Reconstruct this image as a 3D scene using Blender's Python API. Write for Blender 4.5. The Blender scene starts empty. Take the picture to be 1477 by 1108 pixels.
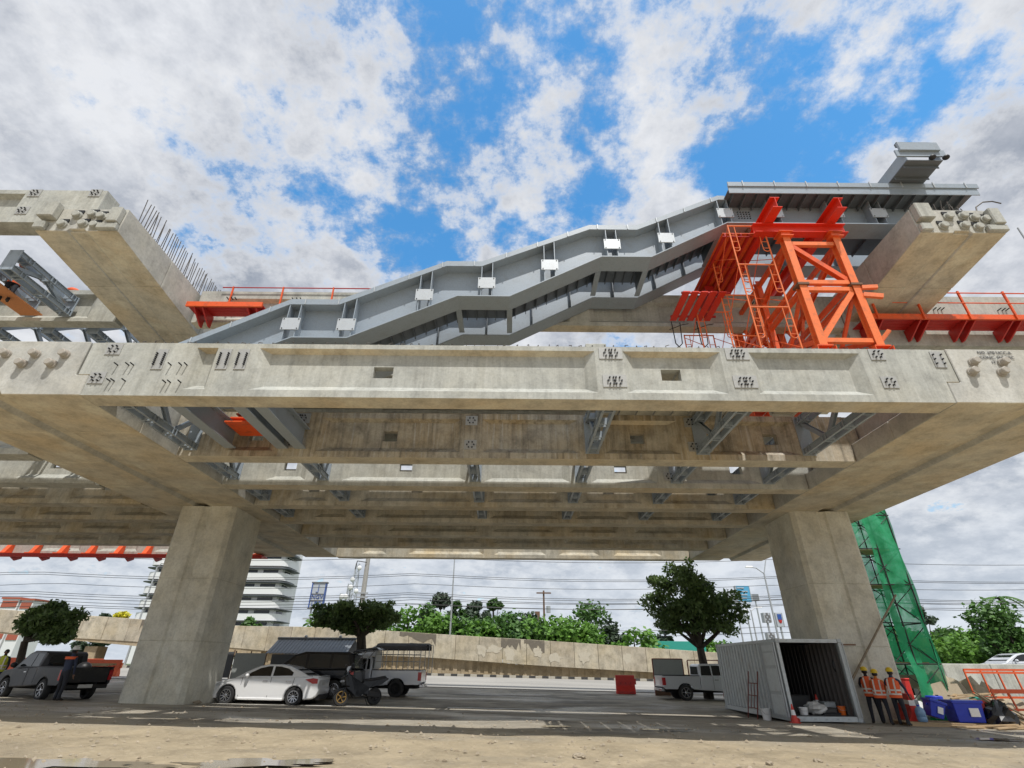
import bpy, bmesh, math, random
from mathutils import Vector, Matrix, Euler
R = math.radians
S = bpy.context.scene
C = S.collection
rnd = random.Random(7)

# ------------------------------------------------------------------ camera
F, PIT, ROLL, EYE = 728.0, R(29.2), R(0.5), 1.6
cam_d = bpy.data.cameras.new('camera'); cam = bpy.data.objects.new('camera', cam_d); C.objects.link(cam)
cam_d.sensor_width = 36; cam_d.lens = 36 * F / 1477; cam_d.clip_start = 0.1; cam_d.clip_end = 6000
cam.location = (0, 0, EYE)
cam.rotation_euler = (Euler((R(90) + PIT, 0, 0)).to_matrix() @ Matrix.Rotation(ROLL, 3, 'Z')).to_euler()
S.camera = cam
_s, _c, _sr, _cr = math.sin(PIT), math.cos(PIT), math.sin(ROLL), math.cos(ROLL)
def ray(u, v):
    x, y = (u - 738.5) / F, (554 - v) / F
    x, y = x * _cr - y * _sr, x * _sr + y * _cr
    return Vector((x, _c - y * _s, _s + y * _c))
def at(u, v, Y):                      # the point of the photograph's pixel at depth Y
    r = ray(u, v); t = Y / r.y
    return Vector((r.x * t, Y, EYE + r.z * t))
def atz(u, v, Z):
    r = ray(u, v); t = (Z - EYE) / r.z
    return Vector((r.x * t, r.y * t, Z))

_B = [(-50, 0), (5, 0), (12, .08), (16, .14), (20, .16), (22, .1), (23.8, .04), (27, .19), (31, .22), (38, .45), (45, .8), (60, .9), (400, 1.0), (9000, 1.0)]
def gz(x, y):                         # height of the ground
    b = 0
    for (a, p), (c, q) in zip(_B, _B[1:]):
        if a <= y <= c:
            t = (y - a) / (c - a); t = t * t * (3 - 2 * t); b = p + (q - p) * t; break
    return b - .015 * max(-30, min(30, x))
def atg(u, v):                        # pixel on the ground
    r = ray(u, v); t = 5.0
    for _ in range(60):
        z = EYE + r.z * t - gz(r.x * t, r.y * t)
        if abs(z) < 1e-4: break
        t += z / max(.01, -r.z + .0) * .7
    return Vector((r.x * t, r.y * t, gz(r.x * t, r.y * t)))

# ------------------------------------------------------------------ materials
def nodes(name):
    m = bpy.data.materials.new(name); m.use_nodes = True
    nt = m.node_tree; b = nt.nodes['Principled BSDF']
    return m, nt, b
def N(nt, t, **kw):
    n = nt.nodes.new(t)
    for k, v in kw.items():
        if k in n.inputs: n.inputs[k].default_value = v
        else: setattr(n, k, v)
    return n
def noise(nt, co, scale, detail=4, rough=.55, stretch=None):
    if stretch:
        mp = N(nt, 'ShaderNodeMapping'); mp.inputs['Scale'].default_value = stretch
        nt.links.new(co, mp.inputs['Vector']); co = mp.outputs[0]
    n = N(nt, 'ShaderNodeTexNoise'); n.inputs['Scale'].default_value = scale; n.inputs['Detail'].default_value = detail; n.inputs['Roughness'].default_value = rough
    nt.links.new(co, n.inputs['Vector']); return n.outputs[0]
def ramp(nt, fac, stops):
    r = N(nt, 'ShaderNodeValToRGB'); e = r.color_ramp.elements
    while len(e) < len(stops): e.new(.5)
    for el, (p, c) in zip(e, stops):
        el.position = p; el.color = (*c, 1) if len(c) == 3 else c
    nt.links.new(fac, r.inputs[0]); return r.outputs[0]
def mix(nt, a, b, fac, mode='MIX'):
    m = N(nt, 'ShaderNodeMix', data_type='RGBA', blend_type=mode)
    for s, v in ((m.inputs[6], a), (m.inputs[7], b), (m.inputs[0], fac)):
        if isinstance(v, bpy.types.NodeSocket): nt.links.new(v, s)
        elif isinstance(v, (int, float)): s.default_value = v
        else: s.default_value = (*v, 1)
    return m.outputs[2]
def bump(nt, b, h, st, dist=.02):
    n = N(nt, 'ShaderNodeBump'); n.inputs['Strength'].default_value = st; n.inputs['Distance'].default_value = dist
    nt.links.new(h, n.inputs['Height']); nt.links.new(n.outputs[0], b.inputs['Normal'])
def co(nt): return N(nt, 'ShaderNodeTexCoord').outputs['Object']
def g3(v): return (v, v, v)

def concrete(name, base, streak=.35, stain=(.55, .48, .38), stain_amt=.5, dark=.55):
    m, nt, b = nodes(name); c = co(nt)
    big = noise(nt, c, .5, 5, .6)
    col = mix(nt, base, tuple(x * y / .5 for x, y in zip(base, stain)), ramp(nt, big, [(.4, g3(0)), (.7, g3(stain_amt))]))
    st = noise(nt, c, 5.0, 5, .65, (1, 1, .05))
    col = mix(nt, col, g3(dark), ramp(nt, st, [(.48, g3(0)), (.75, g3(streak))]), 'MULTIPLY')
    st2 = noise(nt, c, 11.0, 3, .6, (1, 1, .04))
    col = mix(nt, col, (.62, .62, .58), ramp(nt, st2, [(.56, g3(0)), (.72, g3(streak * .5))]))
    blot = noise(nt, c, 1.5, 9, .72)
    col = mix(nt, col, g3(dark + .05), ramp(nt, blot, [(.44, g3(0)), (.60, g3(.5)), (.74, g3(.95))]), 'MULTIPLY')
    pale = noise(nt, c, .9, 8, .7, (1, 1, .5))
    col = mix(nt, col, tuple(min(.75, x * 1.35) for x in base), ramp(nt, pale, [(.52, g3(0)), (.68, g3(.55))]))
    fine = noise(nt, c, 14, 6, .7)
    col = mix(nt, col, g3(.62), ramp(nt, fine, [(.45, g3(0)), (.75, g3(.6))]), 'MULTIPLY')
    pit = noise(nt, c, 46, 2, .5)
    col = mix(nt, col, g3(.35), ramp(nt, pit, [(.69, g3(0)), (.76, g3(.6))]), 'MULTIPLY')
    nt.links.new(col, b.inputs['Base Color']); b.inputs['Roughness'].default_value = .85
    bump(nt, b, mix(nt, fine, st, .4), .35, .02)
    return m
def painted(name, base, rough=.45, dirt=(.2, .15, .1), amt=.35, metal=0, scale=3):
    m, nt, b = nodes(name); c = co(nt)
    n1 = noise(nt, c, scale, 6, .65); n2 = noise(nt, c, scale * 7, 4, .6)
    col = mix(nt, base, dirt, ramp(nt, n1, [(.52, g3(0)), (.8, g3(amt))]))
    col = mix(nt, col, tuple(x * .75 for x in base), ramp(nt, n2, [(.45, g3(0)), (.7, g3(.5))]))
    nt.links.new(col, b.inputs['Base Color']); b.inputs['Roughness'].default_value = rough; b.inputs['Metallic'].default_value = metal
    bump(nt, b, n2, .12, .01)
    return m
def plain(name, base, rough=.6, metal=0, coat=0, var=.15, spec=None):
    m, nt, b = nodes(name); c = co(nt)
    n1 = noise(nt, c, 9, 4, .6)
    col = mix(nt, base, tuple(x * (1 - 2 * var) for x in base), n1)
    nt.links.new(col, b.inputs['Base Color']); b.inputs['Roughness'].default_value = rough; b.inputs['Metallic'].default_value = metal
    b.inputs['Coat Weight'].default_value = coat
    return m
M = {}
M['conc'] = concrete('girder concrete', (.44, .445, .405), .6, (.54, .5, .43), .45)
M['conc_old'] = concrete('weathered concrete', (.50, .475, .40), .5, (.5, .42, .30), .9, .4)
M['conc_streak'] = concrete('streaked brown concrete', (.46, .42, .34), 1.0, (.5, .42, .30), .9, .3)
M['conc_cap'] = concrete('pier cap concrete', (.49, .485, .445), .2, (.54, .5, .42), .5)
M['soffit'] = concrete('stain and bounce tinted soffit', (.58, .535, .43), .14, (.55, .48, .38), .75, .5)  # tan undersides: formwork stain, with ground bounce light put into the colour
M['conc_col'] = concrete('column concrete', (.58, .565, .49), .15, (.54, .5, .42), .6)
M['conc_wall'] = concrete('ramp wall concrete', (.42, .34, .23), .15, (.5, .46, .36), .6, .4)
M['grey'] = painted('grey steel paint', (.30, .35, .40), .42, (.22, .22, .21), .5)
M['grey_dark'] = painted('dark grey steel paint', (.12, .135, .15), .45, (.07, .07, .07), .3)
M['plate'] = painted('galvanised plate', (.52, .55, .57), .35, (.3, .3, .3), .3, .2)
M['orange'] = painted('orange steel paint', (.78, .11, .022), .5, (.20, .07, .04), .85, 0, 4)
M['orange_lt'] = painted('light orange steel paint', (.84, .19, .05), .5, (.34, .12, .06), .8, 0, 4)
M['red'] = painted('red steel paint', (.45, .02, .015), .45, (.1, .02, .02), .4)
M['rust'] = painted('rusty steel', (.16, .09, .055), .8, (.05, .03, .02), .5)
M['bolt'] = plain('dark bolts', (.035, .035, .035), .5, .3)
M['rebar'] = plain('rebar', (.13, .115, .10), .6, .4)
M['wood'] = painted('timber', (.42, .30, .17), .75, (.2, .14, .08), .5)
M['white'] = plain('white paint', (.78, .78, .77), .35, 0, .3, .03)
M['black'] = plain('black plastic', (.012, .012, .014), .5)
M['tyre'] = plain('tyre rubber', (.028, .028, .028), .8)
M['glass'] = plain('dark glass', (.012, .014, .016), .06)
M['chrome'] = plain('alloy', (.6, .6, .62), .25, .9)

# ------------------------------------------------------------------ mesh builder
class MB:
    def __init__(s): s.v = []; s.f = []; s.m = []; s.cur = 0
    def face(s, pts):
        b = len(s.v); s.v += [Vector(p) for p in pts]; s.f.append(list(range(b, b + len(pts)))); s.m.append(s.cur); return s
    def add(s, vs, fs):
        b = len(s.v); s.v += [Vector(p) for p in vs]
        for f in fs: s.f.append([b + i for i in f]); s.m.append(s.cur)
        return s
    def hexa(s, p):      # p: bottom 4 (ccw), top 4
        return s.add(p, [(3, 2, 1, 0), (4, 5, 6, 7), (0, 1, 5, 4), (1, 2, 6, 5), (2, 3, 7, 6), (3, 0, 4, 7)])
    def box(s, x0, x1, y0, y1, z0, z1):
        return s.hexa([(x0, y0, z0), (x1, y0, z0), (x1, y1, z0), (x0, y1, z0), (x0, y0, z1), (x1, y0, z1), (x1, y1, z1), (x0, y1, z1)])
    def prism(s, poly, axis, a, b):   # poly 2d; axis 'x': (y,z) 'y': (x,z) 'z': (x,y)
        def P(p, t): return (t, p[0], p[1]) if axis == 'x' else (p[0], t, p[1]) if axis == 'y' else (p[0], p[1], t)
        n = len(poly); vs = [P(p, a) for p in poly] + [P(p, b) for p in poly]
        fs = [tuple(range(n))[::-1], tuple(range(n, 2 * n))] + [(i, (i + 1) % n, n + (i + 1) % n, n + i) for i in range(n)]
        return s.add(vs, fs)
    def bar(s, p, q, w, h, up=(0, 0, 1)):
        p, q = Vector(p), Vector(q); d = (q - p)
        if d.length < 1e-6: return s
        d.normalize(); up = Vector(up)
        if abs(d.dot(up)) > .97: up = Vector((1, 0, 0)) if abs(d.x) < .9 else Vector((0, 1, 0))
        a = d.cross(up).normalized(); u = a.cross(d).normalized(); a *= w / 2; u *= h / 2
        return s.hexa([p - a - u, p + a - u, q + a - u, q - a - u, p - a + u, p + a + u, q + a + u, q - a + u])
    def ibeam(s, p, q, w, h, t=.025, up=(0, 0, 1)):
        p, q = Vector(p), Vector(q); d = (q - p).normalized(); up = Vector(up)
        if abs(d.dot(up)) > .97: up = Vector((1, 0, 0))
        a = d.cross(up).normalized(); u = a.cross(d).normalized()
        o = u * (h / 2 - t / 2)
        s.bar(p + o, q + o, w, t, u); s.bar(p - o, q - o, w, t, u); s.bar(p, q, t * .8, h - 2 * t, u); return s
    def tube(s, p, q, r, n=8, r2=None, cap=True):
        p, q = Vector(p), Vector(q); r2 = r if r2 is None else r2; d = (q - p).normalized()
        up = Vector((0, 0, 1)) if abs(d.z) < .9 else Vector((1, 0, 0)); a = d.cross(up).normalized(); b = a.cross(d)
        vs = []
        for c_, rr in ((p, r), (q, r2)):
            for i in range(n):
                t = 2 * math.pi * i / n; vs.append(c_ + (a * math.cos(t) + b * math.sin(t)) * rr)
        fs = [(i, (i + 1) % n, n + (i + 1) % n, n + i) for i in range(n)]
        if cap: fs += [tuple(range(n))[::-1], tuple(range(n, 2 * n))]
        return s.add(vs, fs)
    def path(s, pts, r, n=6):
        for p, q in zip(pts, pts[1:]): s.tube(p, q, r, n)
        return s
    def lathe(s, prof, c, n=16, axis='z'):
        vs, fs = [], []
        for (r, h) in prof:
            for i in range(n):
                t = 2 * math.pi * i / n; x, y = r * math.cos(t), r * math.sin(t)
                p = (x, y, h) if axis == 'z' else (x, h, y) if axis == 'y' else (h, x, y)
                vs.append((c[0] + p[0], c[1] + p[1], c[2] + p[2]))
        for k in range(len(prof) - 1):
            for i in range(n):
                fs.append((k * n + i, k * n + (i + 1) % n, (k + 1) * n + (i + 1) % n, (k + 1) * n + i))
        if prof[0] != prof[-1]: fs += [tuple(range(n))[::-1], tuple(range((len(prof) - 1) * n, len(prof) * n))]
        return s.add(vs, fs)
    def ball(s, c, rx, ry=None, rz=None, n=12, k=8):
        ry = rx if ry is None else ry; rz = rx if rz is None else rz
        vs, fs = [], []
        for j in range(k + 1):
            ph = math.pi * j / k
            for i in range(n):
                t = 2 * math.pi * i / n
                vs.append((c[0] + rx * math.sin(ph) * math.cos(t), c[1] + ry * math.sin(ph) * math.sin(t), c[2] - rz * math.cos(ph)))
        for j in range(k):
            for i in range(n): fs.append((j * n + i, j * n + (i + 1) % n, (j + 1) * n + (i + 1) % n, (j + 1) * n + i))
        return s.add(vs, fs)
    def xf(s, mat):
        s.v = [mat @ v for v in s.v]; return s
    def build(s, name, mat, parent=None, bevel=0, smooth=False, seg=1, weld=False, soffit=False):
        me = bpy.data.meshes.new(name)
        o = bpy.data.objects.new(name, me); C.objects.link(o)
        off = Vector((0, 0, 0)); p = parent
        while p is not None: off += p.location; p = p.parent
        me.from_pydata([v - off for v in s.v], [], s.f)
        mats = mat if isinstance(mat, (list, tuple)) else [mat]
        for m in mats: me.materials.append(M[m] if isinstance(m, str) else m)
        if len(mats) > 1: me.polygons.foreach_set('material_index', s.m)
        bm = bmesh.new(); bm.from_mesh(me)
        if weld: bmesh.ops.remove_doubles(bm, verts=bm.verts, dist=1e-4)
        bmesh.ops.recalc_face_normals(bm, faces=bm.faces); bm.to_mesh(me); bm.free()
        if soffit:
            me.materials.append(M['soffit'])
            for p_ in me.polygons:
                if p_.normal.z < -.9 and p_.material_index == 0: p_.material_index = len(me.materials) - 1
        if smooth:
            me.polygons.foreach_set('use_smooth', [True] * len(me.polygons))
            me.set_sharp_from_angle(angle=R(40))
        if bevel:
            b = o.modifiers.new('bevel', 'BEVEL'); b.width = bevel; b.segments = seg; b.limit_method = 'ANGLE'; b.angle_limit = R(35)
        if parent is not None: o.parent = parent
        return o
def tag(o, label=None, cat=None, group=None, kind=None):
    if label: o['label'] = label
    if cat: o['category'] = cat
    if group: o['group'] = group
    if kind: o['kind'] = kind
    return o
def thing(name, label, cat, loc=(0, 0, 0), group=None):
    o = bpy.data.objects.new(name, None); o.empty_display_size = .2; C.objects.link(o); o.location = loc
    return tag(o, label, cat, group)
def dup(o, loc=None, rz=None, label=None, parent=None):
    c = o.copy(); C.objects.link(c)
    if parent is not None: c.parent = parent
    if loc is not None: c.location = loc
    if rz is not None: c.rotation_euler = (0, 0, rz)
    if label: c['label'] = label
    for ch in o.children: dup(ch, parent=c)
    return c
# ------------------------------------------------------------------ world, sun
SUN_EL, SUN_AZ = R(63), R(18)
sd = Vector((math.sin(SUN_AZ) * math.cos(SUN_EL), -math.cos(SUN_AZ) * math.cos(SUN_EL), math.sin(SUN_EL)))
sl = bpy.data.lights.new('sun', 'SUN'); sl.energy = 2.6; sl.angle = R(.5); sl.color = (1, .97, .925)
so = bpy.data.objects.new('sun', sl); C.objects.link(so); so.rotation_euler = sd.to_track_quat('Z', 'Y').to_euler(); so.location = (0, 0, 60)
W = bpy.data.worlds.new('World'); S.world = W; W.use_nodes = True
wt = W.node_tree; bg = wt.nodes['Background']; bg.inputs['Strength'].default_value = .145
sky = N(wt, 'ShaderNodeTexSky', sky_type='NISHITA'); sky.sun_disc = False; sky.sun_elevation = SUN_EL
sky.sun_rotation = math.pi - SUN_AZ; sky.air_density = 1.0; sky.dust_density = .6; sky.ozone_density = 2.5
def build_sky():
    nt = wt; L = nt.links.new
    gen = N(nt, 'ShaderNodeTexCoord').outputs['Generated']
    nrm = N(nt, 'ShaderNodeVectorMath', operation='NORMALIZE'); L(gen, nrm.inputs[0]); d = nrm.outputs[0]
    sep = N(nt, 'ShaderNodeSeparateXYZ'); L(d, sep.inputs[0])
    def math_(op, a, b=None, clamp=False):
        m = N(nt, 'ShaderNodeMath', operation=op); m.use_clamp = clamp
        for i, v in enumerate((a, b)):
            if v is None: continue
            if isinstance(v, (int, float)): m.inputs[i].default_value = v
            else: L(v, m.inputs[i])
        return m.outputs[0]
    zz = math_('ADD', math_('ABSOLUTE', sep.outputs[2]), .34)
    cmb = N(nt, 'ShaderNodeCombineXYZ'); L(math_('DIVIDE', sep.outputs[0], zz), cmb.inputs[0]); L(math_('DIVIDE', sep.outputs[1], zz), cmb.inputs[1])
    P = cmb.outputs[0]
    warp = noise(nt, P, 2.2, 3, .5)
    n_big = noise(nt, P, 2.6, 7, .62)
    n_fine = noise(nt, P, 6.5, 8, .66)
    dens = math_('ADD', math_('MULTIPLY', n_big, 1.25), math_('MULTIPLY', math_('SUBTRACT', n_fine, .5), 1.5)); dens = math_('ADD', dens, .27)
    # openings in the cloud deck
    gaps = [(640, 60, 7, .34), (690, 190, 8, .40), (560, 215, 4.5, .26), (800, 70, 8, .18), (770, 260, 7, .30), (640, 330, 5, .26), (890, 170, 6, .18), (1165, 120, 7, .32), (1090, 210, 5, .16), (500, 290, 3.5, .22), (980, 60, 5, .06), (740, 330, 6, .28), (1215, 170, 4, .24)]
    tot = None
    for (u, v, deg, a) in gaps:
        g = ray(u, v).normalized()
        dt = N(nt, 'ShaderNodeVectorMath', operation='DOT_PRODUCT'); L(d, dt.inputs[0]); dt.inputs[1].default_value = g
        mr = N(nt, 'ShaderNodeMapRange', interpolation_type='SMOOTHSTEP'); L(dt.outputs['Value'], mr.inputs[0])
        mr.inputs[1].default_value = math.cos(R(deg * 1.9)); mr.inputs[2].default_value = math.cos(R(deg * .25)); mr.inputs[3].default_value = 0; mr.inputs[4].default_value = a
        tot = mr.outputs[0] if tot is None else math_('ADD', tot, mr.outputs[0])
    dens = math_('SUBTRACT', math_('ADD', dens, .0), math_('MINIMUM', tot, .25))
    cov = N(nt, 'ShaderNodeMapRange', interpolation_type='SMOOTHSTEP'); L(dens, cov.inputs[0])
    cov.inputs[1].default_value = .50; cov.inputs[2].default_value = .84
    low = N(nt, 'ShaderNodeMapRange'); L(sep.outputs[2], low.inputs[0]); low.inputs[1].default_value = .0; low.inputs[2].default_value = .36; low.inputs[3].default_value = 1.0; low.inputs[4].default_value = 0
    fac = math_('ADD', cov.outputs[0], low.outputs[0], True)
    # shading of the clouds themselves
    sh = math_('ADD', math_('MULTIPLY', noise(nt, P, 2.1, 7, .66), .75), math_('MULTIPLY', noise(nt, P, 7.5, 6, .65), .35))
    cc = ramp(nt, sh, [(.36, (1.1, 1.3, 1.65)), (.50, (2.05, 2.2, 2.5)), (.64, (3.5, 3.6, 3.8))])
    edge = ramp(nt, dens, [(.60, g3(.0)), (.70, g3(.8)), (.95, g3(0))])
    cc = mix(nt, cc, (3.65, 3.7, 3.8), edge)
    hs = N(nt, 'ShaderNodeHueSaturation'); hs.inputs['Saturation'].default_value = 1.25; hs.inputs['Value'].default_value = 1.15; L(sky.outputs[0], hs.inputs['Color'])
    blue = mix(nt, hs.outputs[0], (.74, 1.08, 1.0), 1.0, 'MULTIPLY')
    hz = N(nt, 'ShaderNodeMapRange', interpolation_type='SMOOTHSTEP'); L(sep.outputs[2], hz.inputs[0]); hz.inputs[1].default_value = .0; hz.inputs[2].default_value = .42; hz.inputs[3].default_value = .5; hz.inputs[4].default_value = 0
    blue = mix(nt, blue, (3.3, 3.5, 3.8), .02)
    cc = mix(nt, cc, (2.9, 3.3, 3.75), hz.outputs[0])
    L(mix(nt, blue, cc, fac), bg.inputs['Color'])
build_sky()
vs = S.view_settings; vs.view_transform = 'Standard'; vs.look = 'None'; vs.exposure = .66; vs.gamma = 1; vs.use_curve_mapping = False
S.cycles.use_denoising = True
S.cycles.max_bounces = 8; S.cycles.diffuse_bounces = 5; S.cycles.glossy_bounces = 3; S.cycles.transparent_max_bounces = 12

# ------------------------------------------------------------------ ground
def ground_mat():
    m, nt, b = nodes('ground'); c = co(nt)
    sep = N(nt, 'ShaderNodeSeparateXYZ'); nt.links.new(c, sep.inputs[0])
    w = noise(nt, c, .35, 4, .6)
    a = N(nt, 'ShaderNodeMath', operation='MULTIPLY_ADD'); nt.links.new(w, a.inputs[0]); a.inputs[1].default_value = 7.0; nt.links.new(sep.outputs[1], a.inputs[2])
    n1 = noise(nt, c, 1.1, 8, .68); n2 = noise(nt, c, 9, 6, .7); n3 = noise(nt, c, 50, 3, .6)
    sand = mix(nt, (.47, .385, .255), (.27, .22, .145), ramp(nt, n1, [(.35, g3(0)), (.7, g3(1))]))
    sand = mix(nt, sand, (.56, .475, .335), ramp(nt, n2, [(.5, g3(0)), (.72, g3(.7))]))
    sand = mix(nt, sand, (.16, .12, .075), ramp(nt, n3, [(.6, g3(0)), (.8, g3(.7))]))
    mud = mix(nt, (.29, .26, .205), (.43, .385, .31), ramp(nt, n1, [(.4, g3(0)), (.7, g3(1))]))
    mud = mix(nt, mud, (.125, .112, .09), ramp(nt, noise(nt, c, .5, 7, .65, (.35, 1, 1)), [(.5, g3(0)), (.60, g3(.8))]))
    mud = mix(nt, mud, (.38, .34, .27), ramp(nt, n2, [(.55, g3(0)), (.75, g3(.6))]))
    mud = mix(nt, mud, (.50, .445, .35), ramp(nt, noise(nt, c, .8, 7, .7, (.3, 1, 1)), [(.56, g3(0)), (.66, g3(.7))]))
    fac = N(nt, 'ShaderNodeMapRange', interpolation_type='SMOOTHSTEP'); nt.links.new(a.outputs[0], fac.inputs[0]); fac.inputs[1].default_value = 17.0; fac.inputs[2].default_value = 20.5
    col = mix(nt, sand, mud, fac.outputs[0])
    grass = N(nt, 'ShaderNodeMapRange'); nt.links.new(sep.outputs[1], grass.inputs[0]); grass.inputs[1].default_value = 58; grass.inputs[2].default_value = 70
    col = mix(nt, col, (.08, .11, .04), grass.outputs[0])
    nt.links.new(col, b.inputs['Base Color'])
    wet = ramp(nt, noise(nt, c, .33, 4, .55, (.5, 1, 1)), [(.5, g3(.85)), (.60, g3(.3))])
    nt.links.new(wet, b.inputs['Roughness'])
    bump(nt, b, mix(nt, n2, n3, .4), .9, .07)
    return m
from mathutils import noise as mnoise
def lump(x, y):
    if not (5 < y < 20.5 and abs(x) < 28): return 0
    f = min(1, (y - 5) / 3, max(0, (18.5 - y) / 3) + .12)
    return f * (.035 * mnoise.noise((x * .5, y * 1.1, 0)) + .02 * mnoise.noise((x * 1.9, y * 2.3, 5)))
def build_ground():
    xs = [-3000, -800, -300, -120, -70, -50, -36] + [x * .4 for x in range(-70, 71)] + [36, 50, 70, 120, 300, 800, 3000]
    ys = [-200, -60, -20, -6, 0, 3, 5] + [y * .25 for y in range(24, 84)] + [y * .75 for y in range(28, 94)] + [75, 90, 120, 200, 400, 1000, 4000]
    mb = MB(); r2 = random.Random(3)
    mb.v = [Vector((x, y, gz(x, y) + lump(x, y))) for y in ys for x in xs]
    n = len(xs)
    for j in range(len(ys) - 1):
        for i in range(n - 1): mb.f.append([j * n + i, j * n + i + 1, (j + 1) * n + i + 1, (j + 1) * n + i]); mb.m.append(0)
    tag(mb.build('ground', ground_mat(), smooth=True), kind='structure')
build_ground()
def sheet(name, mat, x0, x1, y0, y1, lift, nx=40, ny=6):
    mb = MB()
    for j in range(ny + 1):
        for i in range(nx + 1):
            x, y = x0 + (x1 - x0) * i / nx, y0 + (y1 - y0) * j / ny
            mb.v.append(Vector((x, y, gz(x, y) + lift)))
    for j in range(ny):
        for i in range(nx): a = j * (nx + 1) + i; mb.f.append([a, a + 1, a + nx + 2, a + nx + 1]); mb.m.append(0)
    return tag(mb.build(name, mat, smooth=True), kind='structure')
def road_mat():
    m, nt, b = nodes('far road'); c = co(nt)
    n1 = noise(nt, c, .6, 6, .6, (.2, 1, 1)); n2 = noise(nt, c, 18, 4, .6)
    col = mix(nt, (.36, .345, .315), (.26, .25, .23), ramp(nt, n1, [(.4, g3(0)), (.65, g3(1))]))
    col = mix(nt, col, (.42, .40, .36), ramp(nt, n2, [(.5, g3(0)), (.7, g3(.5))]))
    nt.links.new(col, b.inputs['Base Color']); b.inputs['Roughness'].default_value = .8
    return m
sheet('road', road_mat(), -70, 70, 35.5, 44.6, .03, 60, 20)
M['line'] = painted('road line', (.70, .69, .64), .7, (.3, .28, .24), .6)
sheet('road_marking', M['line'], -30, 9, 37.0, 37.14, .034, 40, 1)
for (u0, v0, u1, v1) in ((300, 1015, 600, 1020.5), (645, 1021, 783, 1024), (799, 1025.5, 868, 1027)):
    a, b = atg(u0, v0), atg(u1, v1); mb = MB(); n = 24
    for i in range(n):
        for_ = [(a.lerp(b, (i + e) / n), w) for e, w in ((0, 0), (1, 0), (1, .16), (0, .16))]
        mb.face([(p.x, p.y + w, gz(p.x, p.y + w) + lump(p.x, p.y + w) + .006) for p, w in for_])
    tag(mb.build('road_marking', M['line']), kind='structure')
# pools of rain water near the camera and out on the yard
def water_mat():
    m, nt, b = nodes('puddle water'); c = co(nt)
    b.inputs['Base Color'].default_value = (.27, .22, .15, 1); b.inputs['Roughness'].default_value = .07; b.inputs['IOR'].default_value = 1.33
    bump(nt, b, noise(nt, c, 3, 3, .5), .03, .02)
    return m
M['water'] = water_mat()
def puddle(cx, cy, rx, ry, seed):
    r2 = random.Random(seed); mb = MB(); n = 44
    ks = [(r2.uniform(.06, .2), k, r2.uniform(0, 6.3)) for k in (2, 3, 5, 7, 11)]
    pts = []
    for i in range(n):
        t = 6.2832 * i / n; q = 1 + sum(a * math.sin(k * t + p) for a, k, p in ks)
        pts.append((cx + rx * q * math.cos(t), cy + ry * q * math.sin(t)))
    z = max(gz(x, y) for x, y in pts) * .35 + gz(cx, cy) * .65 + .022
    mb.face([(x, y, z) for x, y in pts])
    tag(mb.build('puddle_water', 'water'), kind='structure')
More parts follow.
